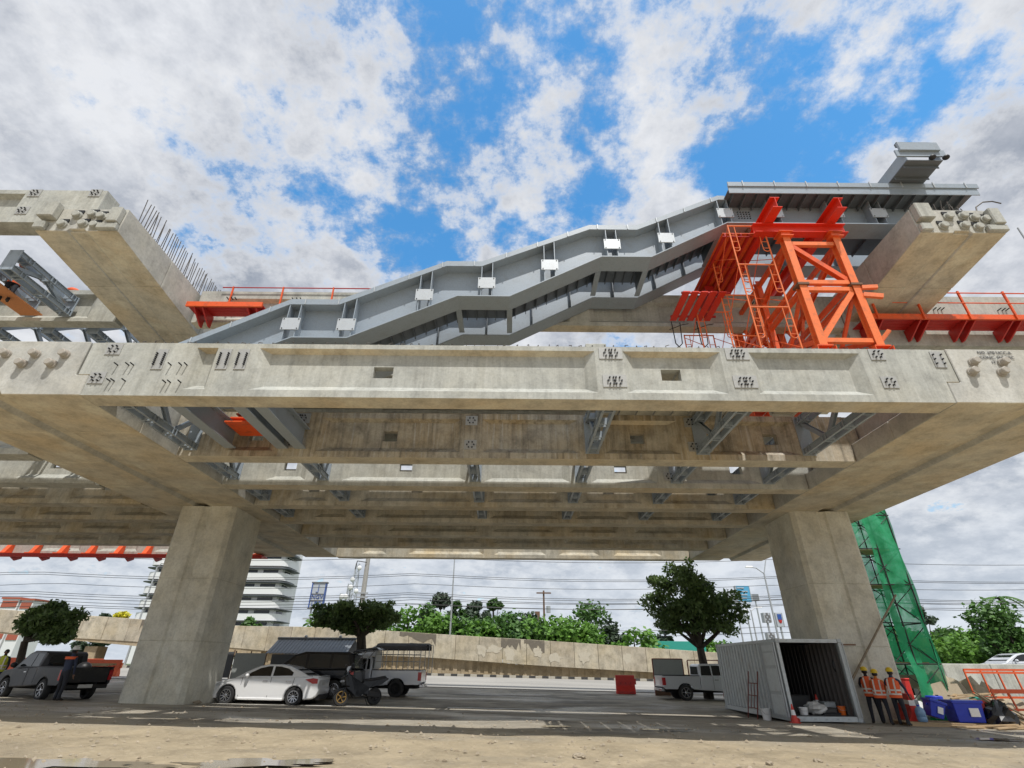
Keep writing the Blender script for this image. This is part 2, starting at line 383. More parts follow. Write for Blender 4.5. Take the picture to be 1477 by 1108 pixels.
# ------------------------------------------------------------------ concrete viaduct
Z0, ZT = 7.52, 9.12
ROWS = [11.36] + [atz(700, v, Z0).y for v in (661, 702, 731, 754, 773, 789)] + [33.0]
GW = .62                                   # girder width in Y
def girder_mesh(mb, x0, x1, y0, y1, z0, z1, pockets=(), holes=(), rec=.2, ct=.07, cb=.2, cs=.28, ft=.14, fb=.2, dapl=0, dapr=0, dz=.6):
    """one prestressed girder with chamfered pockets on both faces, holes through the web and dapped ends"""
    zt, zb = z1 - ft, z0 + fb
    for side in (0, 1):
        y, s = (y0, 1) if side == 0 else (y1, -1)
        yi = y + s * rec
        def q(a, b, c_, d): mb.face([a, b, c_, d])
        cuts = [x0 + dapl] + [v for p in pockets for v in p] + [x1 - dapr]
        for i in range(0, len(cuts), 2):
            a, b = cuts[i], cuts[i + 1]
            if b - a > 1e-4: q((a, y, z0), (b, y, z0), (b, y, z1), (a, y, z1))
        for (a, b) in pockets:
            q((a, y, z0), (b, y, z0), (b, y, zb), (a, y, zb)); q((a, y, zt), (b, y, zt), (b, y, z1), (a, y, z1))
            c_ = min(cs, (b - a) * .3)
            ia, ib, jb, jt = a + c_, b - c_, zb + cb, zt - ct
            q((a, y, zb), (b, y, zb), (ib, yi, jb), (ia, yi, jb)); q((a, y, zt), (b, y, zt), (ib, yi, jt), (ia, yi, jt))
            q((a, y, zb), (ia, yi, jb), (ia, yi, jt), (a, y, zt)); q((b, y, zb), (ib, yi, jb), (ib, yi, jt), (b, y, zt))
            hs = sorted(h for h in holes if ia < h[0] and h[1] < ib)
            e = ia
            for (h0, h1, k0, k1) in hs:
                q((e, yi, jb), (h0, yi, jb), (h0, yi, jt), (e, yi, jt))
                q((h0, yi, jb), (h1, yi, jb), (h1, yi, k0), (h0, yi, k0)); q((h0, yi, k1), (h1, yi, k1), (h1, yi, jt), (h0, yi, jt))
                e = h1
            q((e, yi, jb), (ib, yi, jb), (ib, yi, jt), (e, yi, jt))
    ya, yb = y0 + rec, y1 - rec
    for (h0, h1, k0, k1) in holes:
        if any(a + min(cs, (b - a) * .3) < h0 and h1 < b - min(cs, (b - a) * .3) for a, b in pockets):
            mb.face([(h0, ya, k0), (h1, ya, k0), (h1, yb, k0), (h0, yb, k0)]); mb.face([(h0, ya, k1), (h1, ya, k1), (h1, yb, k1), (h0, yb, k1)])
            mb.face([(h0, ya, k0), (h0, yb, k0), (h0, yb, k1), (h0, ya, k1)]); mb.face([(h1, ya, k0), (h1, yb, k0), (h1, yb, k1), (h1, ya, k1)])
    a, b = x0 + dapl, x1 - dapr
    mb.face([(a, y0, z0), (b, y0, z0), (b, y1, z0), (a, y1, z0)]); mb.face([(a, y0, z1), (b, y0, z1), (b, y1, z1), (a, y1, z1)])
    mb.face([(a, y0, z0), (a, y1, z0), (a, y1, z1), (a, y0, z1)]); mb.face([(b, y0, z0), (b, y1, z0), (b, y1, z1), (b, y0, z1)])
    if dapl: mb.box(x0, a + .003, y0 + .003, y1 - .003, z0 + dz, z1 - .003)
    if dapr: mb.box(b - .003, x1, y0 + .003, y1 - .003, z0 + dz, z1 - .003)

def plate_mesh(w, h, nx, ny, six=False):
    mb = MB(); mb.box(-w / 2, w / 2, -.022, .004, -h / 2, h / 2); mb.cur = 1
    pts = [(-.6 + 1.2 * i / (nx - 1), -.55 + 1.1 * j / (ny - 1)) for i in range(nx) for j in range(ny)] if not six else [(math.cos(t) * .5 + o, math.sin(t) * .6) for o in ([0] if six == 1 else [-.42, .42]) for t in [k * 1.0472 for k in range(6)]]
    for (px, pz) in pts:
        px, pz = px * w / 2 * (.5 if six == 2 else 1) * (1.15 if six != 2 else 1.0), pz * h / 2
        if six == 2: px = (px / (w / 4)) * w / 2 * .62
        mb.tube((px, .0, pz), (px, -.07, pz), .022, 8)
    return mb
_plates = {}
def anchor_plate(parent, x, y, z, kind, group=None):
    w, h, a = {'six': (.40, .34, dict(nx=2, ny=3, six=1)), 'wide': (.62, .36, dict(nx=4, ny=3, six=2)), 'tall': (.30, .62, dict(nx=2, ny=7)), 'vert': (.30, .5, dict(nx=2, ny=3))}[kind]
    if kind not in _plates:
        o = plate_mesh(w, h, **a).build('anchor_plate', ['plate_c', 'bolt'], parent); _plates[kind] = o
    else:
        o = _plates[kind].copy(); C.objects.link(o); o.parent = parent
    o.location = Vector((x, y, z)) - parent.location
    return o
M['plate_c'] = painted('embedded steel plate', (.40, .40, .38), .5, (.25, .22, .18), .5, .1)
POCK = [(-9.35, -7.85), (-6.45, -1.7), (-1.02, 2.25), (3.05, 5.6), (6.5, 9.55)]
HOLES = [(x - .24, x + .24, 8.16, 8.54) for x in (-8.6, -4.1, 4.25, 8.75)]
row_words = ['nearest', 'second', 'third', 'fourth', 'fifth', 'sixth', 'seventh', 'farthest']
girders = {}
for i, y in enumerate(ROWS):
    mb = MB()
    if i == 0:
        girder_mesh(mb, -11.27, 11.62, y, y + GW, Z0, ZT, [(-8.43, -7.86), (-6.75, 2.2), (2.95, 5.55), (6.32, 9.28)], [(x - .26, x + .26, 8.2, 8.54) for x in (-3.42, 4.22, 8.82)], dapl=.32, dapr=.35)
        o = mb.build('concrete_girder', 'conc', bevel=.012, soffit=True)
        tag(o, 'long pale concrete girder nearest the camera, with bolted plates and deep sunlit pockets', 'girder', 'lower girders of the middle span')
        for (px, pz, k) in ((2.62, 8.91, 'wide'), (2.66, 8.06, 'wide'), (6.0, 8.92, 'wide'), (6.04, 8.07, 'wide'), (9.74, 8.94, 'six'), (9.78, 8.09, 'six'), (-10.62, 8.9, 'six'), (-10.72, 8.02, 'six'), (-9.3, 8.6, 'tall'), (-7.62, 8.62, 'tall'), (-7.14, 8.62, 'tall'), (11.32, 8.8, 'vert')):
            anchor_plate(o, px, y, pz, k)
        # form-tie holes and short threaded studs on the end block
        st = None
        r2 = random.Random(5)
        for (u, v) in ((170, 527), (186, 527), (193, 527), (159, 550), (165, 550), (181, 550), (247, 527), (262, 527), (270, 527), (239, 552), (246, 552), (261, 552)):
            p = at(u, v, y)
            if st is None:
                st = MB().tube((0, 0, 0), (0, -.14, -.0), .017, 6).build('threaded_stud', 'bolt', o)
                q = st
            else: q = st.copy(); C.objects.link(q); q.parent = o
            q.location = p
        sb = None
        for k in range(72):
            x = -10.3 + k * .29 + r2.uniform(-.05, .05)
            if sb is None: sb = MB().path([(0, 0, -.02), (0, 0, .10), (.02, .10, .12)], .011, 5).build('rebar_stub', 'rebar', o); q = sb
            else: q = sb.copy(); C.objects.link(q); q.parent = o
            q.location = (x, y + .09, ZT); q.rotation_euler = (r2.uniform(-.3, .3), r2.uniform(-.3, .3), r2.uniform(-1.5, 1.5))
        girders[0] = o
    else:
        holes = HOLES if i < 4 else []
        girder_mesh(mb, -11.27, 11.62, y, y + GW, Z0, ZT, POCK, holes, ft=.2, dapl=.32, dapr=.35)
        o = mb.build('concrete_girder', 'conc_old' if i > 2 else 'conc_streak' if i == 1 else 'conc', bevel=.012, soffit=True)
        lab = {1: 'stained brown concrete girder with small square openings, directly behind the nearest girder', 2: 'concrete girder with sunlit bright web panels, third from the camera under the middle span', 7: 'farthest concrete girder of the middle span, its lit face striped with shadows'}.get(i, 'shaded concrete girder of the middle span, ' + row_words[i] + ' from the camera')
        tag(o, lab, 'girder', 'lower girders of the middle span')
        if i in (1, 2):
            for x in (-1.36, 2.65, 6.05):
                anchor_plate(o, x, y, 8.86, 'six'); anchor_plate(o, x, y, 7.98, 'six')
            if i == 1:
                anchor_plate(o, -7.15, y, 8.9, 'wide'); anchor_plate(o, -7.2, y, 8.0, 'wide')
        girders[i] = o
for i, y in enumerate(ROWS):
    if i == 0: continue
    mb = MB(); X1 = -15.45
    pk = [(-15.9 - 3.6 * k - 3.0, -15.9 - 3.6 * k - .45) for k in range(4)][::-1]
    girder_mesh(mb, -34, X1, y, y + GW, Z0, ZT, pk, [(-17.9, -17.45, 8.16, 8.54), (-21.5, -21.05, 8.16, 8.54)] if i < 5 else [], ft=.2, dapr=.35)
    o = mb.build('concrete_girder', 'conc' if i in (1, 2, 7) else 'conc_old', bevel=.012, soffit=True)
    tag(o, ('concrete girder of the left span, ' + row_words[i] + ' row back') if i < 7 else 'pale concrete girder of the left span with red brackets along its foot', 'girder', 'lower girders of the left span')

# ---- piers
def tee(xl, xr, z0, zl, zt, d, cx):
    return [(xl, z0), (cx - .36, z0), (cx - .25, z0 + .14), (cx + .25, z0 + .14), (cx + .36, z0), (xr, z0), (xr, zl), (xr - d, zl), (xr - d, zt), (xl + d, zt), (xl + d, zl), (xl, zl)]
def tendon(parent, x, y, z, mat, r=.10, L=.16, name='tendon_anchor'):
    mb = MB(); mb.lathe([(r * 1.25, 0), (r * 1.25, -.05), (r, -.05), (r, -L), (r * .8, -L - .02)], (0, 0, 0), 12, 'y')
    o = mb.build(name, mat, None, smooth=True); o.parent = parent
    base = Vector((0, 0, 0)); p = parent
    while p is not None: base += p.location; p = p.parent
    o.location = Vector((x, y, z)) - base
    return o
def pier(name_label, xl, xr, cxl, cxr, right):
    cx = (xl + xr) / 2
    t = thing('bridge_pier', name_label, 'bridge pier', (cx, 22.8, gz(cx, 22.8)), 'piers of the viaduct')
    # column with chamfered corners and a recessed strip down the middle of its faces
    y0, y1, ch, gw, gd = 21.6, 24.3, .16, .2, .07
    m_ = (cxl + cxr) / 2
    poly = [(cxl + ch, y0), (m_ - gw, y0), (m_ - gw + gd, y0 + gd), (m_ + gw - gd, y0 + gd), (m_ + gw, y0), (cxr - ch, y0), (cxr, y0 + ch), (cxr, y1 - ch), (cxr - ch, y1), (cxl + ch, y1), (cxl, y1 - ch), (cxl, y0 + ch)]
    zb = gz(cx, 22.8) - .5
    col = MB()
    lifts = [zb, 2.35, 4.6, Z0 + .02]
    for a, b in zip(lifts, lifts[1:]): col.prism(poly, 'z', a, b - .014)
    ins = [(m_ + (x - m_) * .985, 22.95 + (y - 22.95) * .985) for x, y in poly]
    col.prism(ins, 'z', zb, Z0)
    col.build('column', 'conc_col', t, bevel=.01)
    # lower cap
    ys = [11.36, 13.75, 16.3, 18.95, 21.6, 24.3, 27.2, 30.2, 33.3]
    cap = MB()
    for a, b in zip(ys, ys[1:]): cap.prism(tee(xl, xr, Z0, 8.12, ZT + .03, .36, cx), 'y', a + .006, b - .006)
    cap.prism(tee(xl + .03, xr - .03, Z0 + .03, 8.09, ZT, .36, cx), 'y', 11.5, 33.1)
    r2 = random.Random(11 if right else 12)
    co_ = cap.build('pier_cap', 'conc_cap', t, bevel=.02, soffit=True)
    for k in range(3):
        for j in range(2):
            x = (cx + (-1.55 + k * .78) + (.16 if j else 0)) if right else (cx + 1.5 - k * .78 - .0 + (-.22 if j == 0 else 0))
            tendon(co_, x, 11.36, 8.42 if j == 0 else 8.72 - .62 * 0 - .0, 'rustcap')
    # ledge recess plates
    uc = MB(); ux0, ux1 = (-14.46, -11.95) if not right else (12.38, 15.01)
    zs, zt = (12.96, 13.92) if not right else (13.2, 14.2)
    us = [11.1, 13.4, 15.9, 18.6, 21.6]
    cu = (ux0 + ux1) / 2
    for a, b in zip(us, us[1:]):
        za, zb_ = zs - .1 * (a - 11.1), zs - .1 * (b - 11.1)
        e = .006
        prof = lambda z: [(ux0, z), (cu - .3, z), (cu - .22, z + .09), (cu + .22, z + .09), (cu + .3, z), (ux1, z), (ux1, zt), (ux0, zt)]
        A, B = prof(za), prof(zb_)
        vs_ = [(x, a + e, z) for x, z in A] + [(x, b - e, z) for x, z in B]; n = 8
        uc.add(vs_, [tuple(range(n))[::-1], tuple(range(n, 2 * n))] + [(i, (i + 1) % n, n + (i + 1) % n, n + i) for i in range(n)])
    uc.hexa([(ux0 + .03, 11.2, zs + .03), (ux1 - .03, 11.2, zs + .03), (ux1 - .03, 21.5, zs - .98), (ux0 + .03, 21.5, zs - .98), (ux0 + .03, 11.2, zt - .02), (ux1 - .03, 11.2, zt - .02), (ux1 - .03, 21.5, zt - .02), (ux0 + .03, 21.5, zt - .02)])
    uo = uc.build('upper_cap', 'conc_cap', t, bevel=.02, soffit=True)
    w = ux1 - ux0
    # tip face: recessed pockets framed by raised blocks, round tendon plugs
    for bx in ((ux0 + .02, ux0 + .5, 10.86, 11.11, zs + .42, zt + .06), (ux1 - .36, ux1 - .02, 10.9, 11.11, zs + .25, zt - .1), (ux0, ux0 + .34, 10.95, 11.11, zs, zs + .3), (ux1 - .6, ux1, 10.95, 11.11, zs, zs + .24)):
        MB().box(*bx).build('tip_block', 'conc', uo, bevel=.03)
    for (fx, fz) in ((.30, .26), (.42, .66), (.55, .28), (.70, .22), (.72, .62), (.60, .70), (.84, .56)):
        tendon(uo, ux0 + w * fx, 11.105, zs + (zt - zs) * fz, 'conc', .12, .12)
        mb = MB().box(-.14, .14, -.03, .0, .10, .22).build('tendon_pocket', 'bolt', None); mb.parent = uo; mb.location = Vector((ux0 + w * fx, 11.098, zs + (zt - zs) * fz)) - t.location
    if right:
        up = MB().prism([(cxl, 21.6), (cxr, 21.6), (cxr, 24.3), (cxl, 24.3)], 'z', ZT + .03, 13.6).build('upper_column', 'conc_col', t, bevel=.03)
    else:
        up = MB().prism([(cxl, 21.6), (cxr, 21.6), (cxr, 24.3), (cxl, 24.3)], 'z', ZT + .03, 13.4).build('upper_column', 'conc_col', t, bevel=.03)
    # starter bars
    bar0 = None
    def sbar(x, y, z, h, lx, ly):
        nonlocal bar0
        if bar0 is None: bar0 = MB().tube((0, 0, -.1), (0, 0, 1), .014, 5).build('starter_bar', 'rebar', None); bar0.parent = uo; q = bar0
        else: q = bar0.copy(); C.objects.link(q); q.parent = uo
        q.location = Vector((x, y, z)) - t.location; q.scale = (1, 1, h); q.rotation_euler = (lx, ly, 0)
    if not right:
        for k in range(46): sbar(ux1 - .12 + r2.uniform(-.03, .03), 11.7 + k * .125, zt, r2.uniform(.95, 1.12), r2.uniform(-.02, .05), r2.uniform(-.05, .05))
        for k in range(14): sbar(ux1 - .5 - r2.random() * .3, 11.8 + k * .3, zt, r2.uniform(.4, .8), r2.uniform(-.05, .1), r2.uniform(-.1, .1))
    else:
        for k in range(24): sbar(ux0 + .32 + k * .075, 11.28 + (k % 2) * .12, zt, r2.uniform(.34, .5), r2.uniform(-.25, .25), r2.uniform(-.08, .08))
        MB().path([(14.6, 11.2, zt - .1), (14.7, 11.2, zt + .25), (14.95, 11.15, zt + .42), (15.2, 11.1, zt + .4), (15.38, 11.05, zt + .25)], .02, 6).build('cable', 'rebar', uo)
    return t, co_, uo
M['rustcap'] = painted('capped tendon end', (.40, .37, .32), .75, (.24, .12, .07), .7, 0, 6)
pier_l = pier('left concrete pier behind the white sedan, with a two-level hammerhead cap', -15.7, -10.98, -14.25, -11.85, False)
pier_r = pier('right concrete pier behind the shipping container, with a two-level hammerhead cap', 11.3, 15.9, 12.05, 14.6, True)
# stencilled letters on the right cap end
def text(body, size, mat, loc, rot, parent=None, name='lettering', ext=.004, align='CENTER'):
    cu = bpy.data.curves.new(name, 'FONT'); cu.body = body; cu.size = size; cu.extrude = ext; cu.align_x = align; cu.align_y = 'CENTER'
    o = bpy.data.objects.new(name, cu); C.objects.link(o)
    me = bpy.data.meshes.new_from_object(o); C.objects.unlink(o); bpy.data.objects.remove(o)
    o = bpy.data.objects.new(name, me); C.objects.link(o); me.materials.append(M[mat])
    off = Vector((0, 0, 0)); p = parent
    while p is not None: off += p.location; p = p.parent
    o.location = Vector(loc) - off; o.rotation_euler = rot
    if parent is not None: o.parent = parent
    return o
M['ink'] = plain('stencil ink', (.17, .17, .17), .8)
for k, s_ in enumerate(('NO. 678 UCC-A', 'CONC. 350 KSC', '17.08.64')):
    text(s_, .13, 'ink', at(1434 + k * 4, 509 + k * 7, 11.35), (R(90), 0, 0), pier_r[1], 'stencil_lettering')

# ---- upper girders
tag(None or (lambda mb: (girder_mesh(mb, -30, -13.87, 11.9, 12.5, 14.16, 15.68, [(-29, -22), (-21.3, -16.6)], ft=.18), mb.build('concrete_girder', 'conc', bevel=.012, soffit=True))[1])(MB()), 'upper left concrete girder resting on the tip of the left pier cap, with lifting loops', 'girder', 'upper girders')
ug = [o for o in C.objects if o.get('label', '').startswith('upper left concrete girder')][0]
for (u, v, k) in ((51, 279, 'six'), (138, 279, 'six'), (33, 304, 'six')):
    p = at(u, v, 11.9); anchor_plate(ug, p.x, 11.9, p.z, k)
for (x) in (-15.55, -14.7):
    for dx in (0, .07):
        MB().path([(x - .3 + dx, 12.2, 15.66), (x - .12 + dx, 12.2, 15.92), (x + .05 + dx, 12.2, 15.98), (x + .14 + dx, 12.2, 15.9), (x + .15 + dx, 12.2, 15.66)], .022, 6).build('lifting_loop', 'bolt', ug)
UA = [('middle', -11.8, 12.2), ('left', -34, -14.6), ('right', 12.25, 36)]
for nm, a, b in UA:
    for (Y, z, w_) in [(15.1, 12.52, 'front'), (18.3, 12.2, 'second')] + ([(21.7, 12.1, 'third'), (25.0, 12.1, 'fourth'), (28.4, 12.1, 'rearmost')] if nm != 'right' else []):
        mb = MB(); L_ = b - a; n = 3 if nm == 'left' else 5
        pk = [(a + .7 + (L_ - 1.4) * k / n + .35, a + .7 + (L_ - 1.4) * (k + 1) / n - .35) for k in range(n)] if nm != 'right' else []
        if nm == 'right' and Y < 16: z -= .75
        girder_mesh(mb, a, b, Y, Y + (.42 if Y < 16 else .6), z, z + (2.25 if nm == 'right' and Y < 16 else 1.45), pk, ft=.34 if nm != 'left' else .2, fb=.16)
        o = mb.build('concrete_girder', 'conc', bevel=.012, soffit=True)
        tag(o, f'upper {nm} span concrete girder, the {w_} one counted from the viewer', 'girder', 'upper girders')
        if Y < 16:
            r2 = random.Random(int(b * 7 + 99)); st = None
            for k in range(9):
                if nm == 'left': continue
                x = a + 1.1 + k * (L_ - 2) / 9
                for dx in (0, .16, .3):
                    if st is None: st = MB().tube((0, 0, 0), (0, -.16, 0), .02, 6).build('threaded_stud', 'bolt', o); q = st
                    else: q = st.copy(); C.objects.link(q); q.parent = o
                    q.location = (x + dx, Y, z + (1.05 if nm != 'right' else 1.6))

for nm, a, b in (('middle', -11.8, 12.2), ('left', -34, -14.6)):
    o = MB().box(a, b, 18.95, 25.0, 13.66, 13.9).box(a, b, 25.1, 29.0, 13.66, 13.9).build('deck_slab', 'conc_old', bevel=.02); tag(o, f'concrete deck slab on the rear upper girders of the {nm} span', 'deck slab', 'upper deck slabs')
# ---- precast planks over the first bay
plk = None
def plank(x, y0, y1, z, label, group, m='conc'):
    o = MB().box(0, .56, 0, y1 - y0, 0, .12).build('deck_plank', m, bevel=.01); o.location = (x, y0, z)
    return tag(o, label, 'deck plank', group)
for k in range(8): plank(3.05 + k * .6, 11.62, 15.9, ZT + .004, 'precast concrete deck plank bridging the two nearest girders beside the orange tower', 'precast deck planks in the row beside the orange tower')
for k in range(3): plank(-13.2 + k * .6, 11.75, 13.6, ZT + .04, 'precast concrete plank lying on the left pier cap', 'precast planks on the left pier cap')
plank(2.0, 11.5, 12.0, ZT + .006, 'small concrete block standing alone on top of the nearest girder', None).scale = (1, 1, 1.6)

# ---- steel cross frames and cross beams between the girders
def cross_frame(L, ht=1.2):
    """vertical truss spanning L along Y at origin: double-channel chords with battens, diagonals"""
    t = thing('steel_cross_frame', None, 'cross frame')
    for nm, z in (('bottom_chord', .12), ('top_chord', ht)):
        mb = MB()
        for s in (-1, 1):
            x = s * .13
            mb.box(x - .012, x + .012, 0, L, z - .1, z + .1); mb.box(min(x, x + s * .06), max(x, x + s * .06), 0, L, z - .1, z - .085); mb.box(min(x, x + s * .06), max(x, x + s * .06), 0, L, z + .085, z + .1)
        k = .35
        while k < L - .2:
            for d in (0, .16): mb.box(-.2, .2, k + d, k + d + .03, z - .108, z + .108)
            k += .95
        mb.build(nm, 'grey', t)
    n = max(2, round(L / 1.1))
    for k in range(n):
        a, b = L * k / n + .08, L * (k + 1) / n - .08
        z0_, z1_ = (.2, ht - .08) if k % 2 == 0 else (ht - .08, .2)
        MB().ibeam((0, a, z0_), (0, b, z1_), .14, .12, .015, (1, 0, 0)).build('diagonal', 'grey', t)
    for y in (.0, L - .03): MB().box(-.22, .22, y, y + .03, -.0, ht + .12).build('end_plate', 'grey', t)
    return t
protos = {}
def put_frame(x, y0, y1, z, label, group, ht=1.2):
    L = (round(y1 - y0, 2), ht)
    if L not in protos: o = cross_frame(*L); protos[L] = o
    else: o = dup(protos[L])
    o.location = (x, y0, z); tag(o, label, group=group)
bay_words = ['first', 'second', 'third', 'fourth']
where = {-10.55: 'beside the left pier cap', -7.15: 'left of mid-span', -1.36: 'near mid-span', 2.66: 'right of mid-span', 6.3: 'under the orange tower', 9.8: 'beside the right pier cap'}
for bay in range(4):
    for x in ((-10.55, 2.66, 6.3, 9.8) if bay == 0 else (-10.55, -7.15, -1.36, 2.66, 6.3, 9.8)):
        y0, y1 = ROWS[bay] + GW, ROWS[bay + 1]
        put_frame(x, y0 + .002, y1 - .002, Z0 + .18, f'grey cross frame {where[x]}, {bay_words[bay]} gap behind nearest girder', 'steel cross frames between the lower girders')
for x, lb in ((-9.25, 'grey steel cross beam next to the sunlit patch on the second girder'), (-7.55, 'left one of a pair of grey cross beams below the foot of the steel stairs'), (-6.95, 'right one of a pair of grey cross beams below the foot of the steel stairs')):
    o = MB().ibeam((x, ROWS[0] + GW + .002, 8.15), (x, ROWS[1] - .002, 8.15), .36, .72, .03).build('steel_cross_beam', 'grey'); tag(o, lb, 'cross beam', 'steel cross beams under the stairs')
for k, x in enumerate((-16.5, -17.9, -19.6)):
    put_frame(x, 12.55, 15.08, 12.72, ['grey steel cross frame high at the left edge, closest to the left pier cap', 'grey steel cross frame high at the left edge, partly cut by the frame', 'grey steel cross frame farthest left on the upper level'][k], 'steel cross frames of the upper left span', .72)
for k, x in enumerate((-17.6, -15.9, -19.6)): put_frame(x, 15.77, 18.28, 12.45, ['grey cross frame behind upper left girder, second from the pier', 'grey cross frame behind upper left girder, beside the pier', 'grey cross frame behind upper left girder, third from the pier'][k], 'steel cross frames of the upper left span')
# ------------------------------------------------------------------ steel staircase crossing above the nearest girder
BOT = [(-10.2, 8.95), (-8.45, 9.0), (-6.5, 9.98), (-4.87, 9.98), (-1.71, 11.58), (-.1, 11.58), (2.89, 13.26), (4.51, 13.26), (7.3, 14.85), (15.9, 14.85)]
TOP = [(-10.2, 9.29), (-6.8, 11.2), (-5.31, 11.2), (-2.13, 12.8), (-1.0, 12.8), (2.57, 14.48), (4.17, 14.48), (7.2, 15.98), (15.9, 15.98)]
def zat(P, x):
    for (a, p), (b, q) in zip(P, P[1:]):
        if a <= x <= b: return p + (q - p) * (x - a) / (b - a)
    return P[-1][1] if x > P[-1][0] else P[0][1]
stair = thing('steel_staircase', 'long grey steel staircase with three landings, climbing from lower left to upper right', 'staircase', (-10, 13.6, 8.95))
def strip(mb, P, ya, yb, t, dz=0):       # plate following a profile
    for (a, p), (b, q) in zip(P, P[1:]):
        mb.hexa([(a, ya, p + dz), (b, ya, q + dz), (b, yb, q + dz), (a, yb, p + dz), (a, ya, p + dz + t), (b, ya, q + dz + t), (b, yb, q + dz + t), (a, yb, p + dz + t)])
def webplate(mb, y, t=.02):
    xs = sorted({x for x, _ in BOT} | {x for x, _ in TOP})
    for a, b in zip(xs, xs[1:]):
        mb.hexa([(a, y, zat(BOT, a) + .02), (b, y, zat(BOT, b) + .02), (b, y + t, zat(BOT, b) + .02), (a, y + t, zat(BOT, a) + .02), (a, y, zat(TOP, a)), (b, y, zat(TOP, b)), (b, y + t, zat(TOP, b)), (a, y + t, zat(TOP, a))])
for y, yf in ((12.65, (12.3, 13.0)), (14.75, (14.42, 15.05))):
    mb = MB(); webplate(mb, y); mb.build('web_plate', 'grey', stair, weld=True)
    mb = MB(); strip(mb, BOT, yf[0], yf[1], .035); mb.build('bottom_flange', 'grey', stair, weld=True)
    mb = MB(); strip(mb, TOP[:8] + [(7.45, 15.98)], yf[0], yf[1], .03); mb.build('top_flange', 'grey', stair, weld=True)
mb = MB(); strip(mb, TOP[:8] + [(7.45, 15.98)], 12.3, 12.32, .17, .03); mb.build('edge_upstand', 'grey', stair, weld=True)
for x in [-9.4 + k * 1.02 for k in range(17)]:
    z = zat(TOP, x); MB().box(x - .012, x + .012, 12.265, 12.30, z - .005, z + .2).build('edge_tab', 'plate', stair)
# wide top platform flange with ribs below
def top_platform():
    MB().box(7.4, 15.92, 11.9, 13.2, 15.99, 16.02).build('platform_deck', 'grey_dark', stair)
    MB().box(7.4, 16.0, 11.87, 11.9, 15.82, 16.2).build('platform_fascia', 'grey', stair)
    MB().box(7.4, 16.06, 11.83, 11.87, 16.12, 16.32).build('platform_upstand', 'grey', stair)
    x = 7.6
    while x < 15.85:
        MB().prism([(11.9, 15.99), (11.9, 15.9), (12.62, 15.8), (12.62, 15.99)], 'x', x, x + .025).build('platform_rib', 'grey_dark', stair); x += .42
    for x in [7.9 + k * 1.1 for k in range(8)]: MB().box(x, x + .03, 11.8, 11.83, 16.1, 16.36).build('edge_tab', 'plate', stair)
top_platform()
# bearing brackets: light square plates on pairs of stiffeners
for (u, v) in ((419, 467), (499, 468), (612, 425), (702, 408), (793, 382), (883, 352), (961, 343), (1046, 307), (1118, 307), (1205, 307), (1268, 307)):
    p = at(u, v, 12.28); x = p.x
    for s in (-.17, .17):
        a = x + s
        MB().hexa([(a - .012, 12.31, zat(BOT, a) + .036), (a + .012, 12.31, zat(BOT, a) + .036), (a + .012, 12.649, zat(BOT, a) + .036), (a - .012, 12.649, zat(BOT, a) + .036), (a - .012, 12.31, zat(TOP, a) - .001), (a + .012, 12.31, zat(TOP, a) - .001), (a + .012, 12.649, zat(TOP, a) - .001), (a - .012, 12.649, zat(TOP, a) - .001)]).build('stiffener', 'grey', stair)
    mb = MB().box(x - .27, x + .27, 12.27, 12.3, p.z - .21, p.z + .21); mb.cur = 1
    for dx in (-.22, .22):
        for dz in (-.17, .17): mb.tube((x + dx, 12.272, p.z + dz), (x + dx, 12.255, p.z + dz), .018, 6)
    mb.build('bracket_plate', ['plate', 'bolt'], stair)
# stepped soffit, landings and cross beams
def flight(x0, z0, x1, z1, n):
    mb = MB(); t_ = .014
    mb.hexa([(x0, 13.02, z0), (x1, 13.02, z1), (x1, 14.40, z1), (x0, 14.40, z0), (x0, 13.02, z0 + t_), (x1, 13.02, z1 + t_), (x1, 14.40, z1 + t_), (x0, 14.40, z0 + t_)])
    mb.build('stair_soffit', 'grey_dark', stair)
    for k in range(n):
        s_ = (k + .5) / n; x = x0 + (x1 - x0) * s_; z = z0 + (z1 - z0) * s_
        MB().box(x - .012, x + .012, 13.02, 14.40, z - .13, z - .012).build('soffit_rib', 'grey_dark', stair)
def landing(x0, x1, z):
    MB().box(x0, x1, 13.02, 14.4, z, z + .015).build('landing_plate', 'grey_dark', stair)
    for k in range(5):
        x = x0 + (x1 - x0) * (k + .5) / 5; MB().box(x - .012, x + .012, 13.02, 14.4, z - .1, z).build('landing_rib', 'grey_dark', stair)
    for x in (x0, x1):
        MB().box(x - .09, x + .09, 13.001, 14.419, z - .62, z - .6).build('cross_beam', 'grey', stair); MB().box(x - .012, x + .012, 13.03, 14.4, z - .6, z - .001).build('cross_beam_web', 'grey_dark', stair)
fl = [(-8.2, 9.75, -6.3, 10.7), (-4.9, 10.7, -1.75, 12.3), (-.1, 12.3, 2.9, 13.97), (4.5, 13.97, 7.2, 15.4)]
for a in fl: flight(*a, max(5, round((a[2] - a[0]) / .36)))
for a, b, z in ((-6.3, -4.9, 10.7), (-1.75, -.1, 12.3), (2.9, 4.5, 13.97), (7.2, 15.4, 15.42)): landing(a, b, z)
for x in (-7.4, -5.6, -3.9, -2.6, -.9, .7, 2.1, 3.7, 5.3, 6.5, 8.5, 10.5, 12.5):
    z0, z1 = zat(BOT, x) + .036, zat(TOP, x) - .001
    MB().box(x - .012, x + .012, 14.55, 14.749, z0, z1).build('web_stiffener', 'grey_dark', stair)
for (xx, zz) in ((7.95, 15.55),):
    for i in range(5):
        for j in range(4): MB().tube((xx + i * .1, 12.649, zz + j * .1 - .12), (xx + i * .1, 12.62, zz + j * .1 - .12), .022, 6).build('splice_bolt', 'bolt', stair)
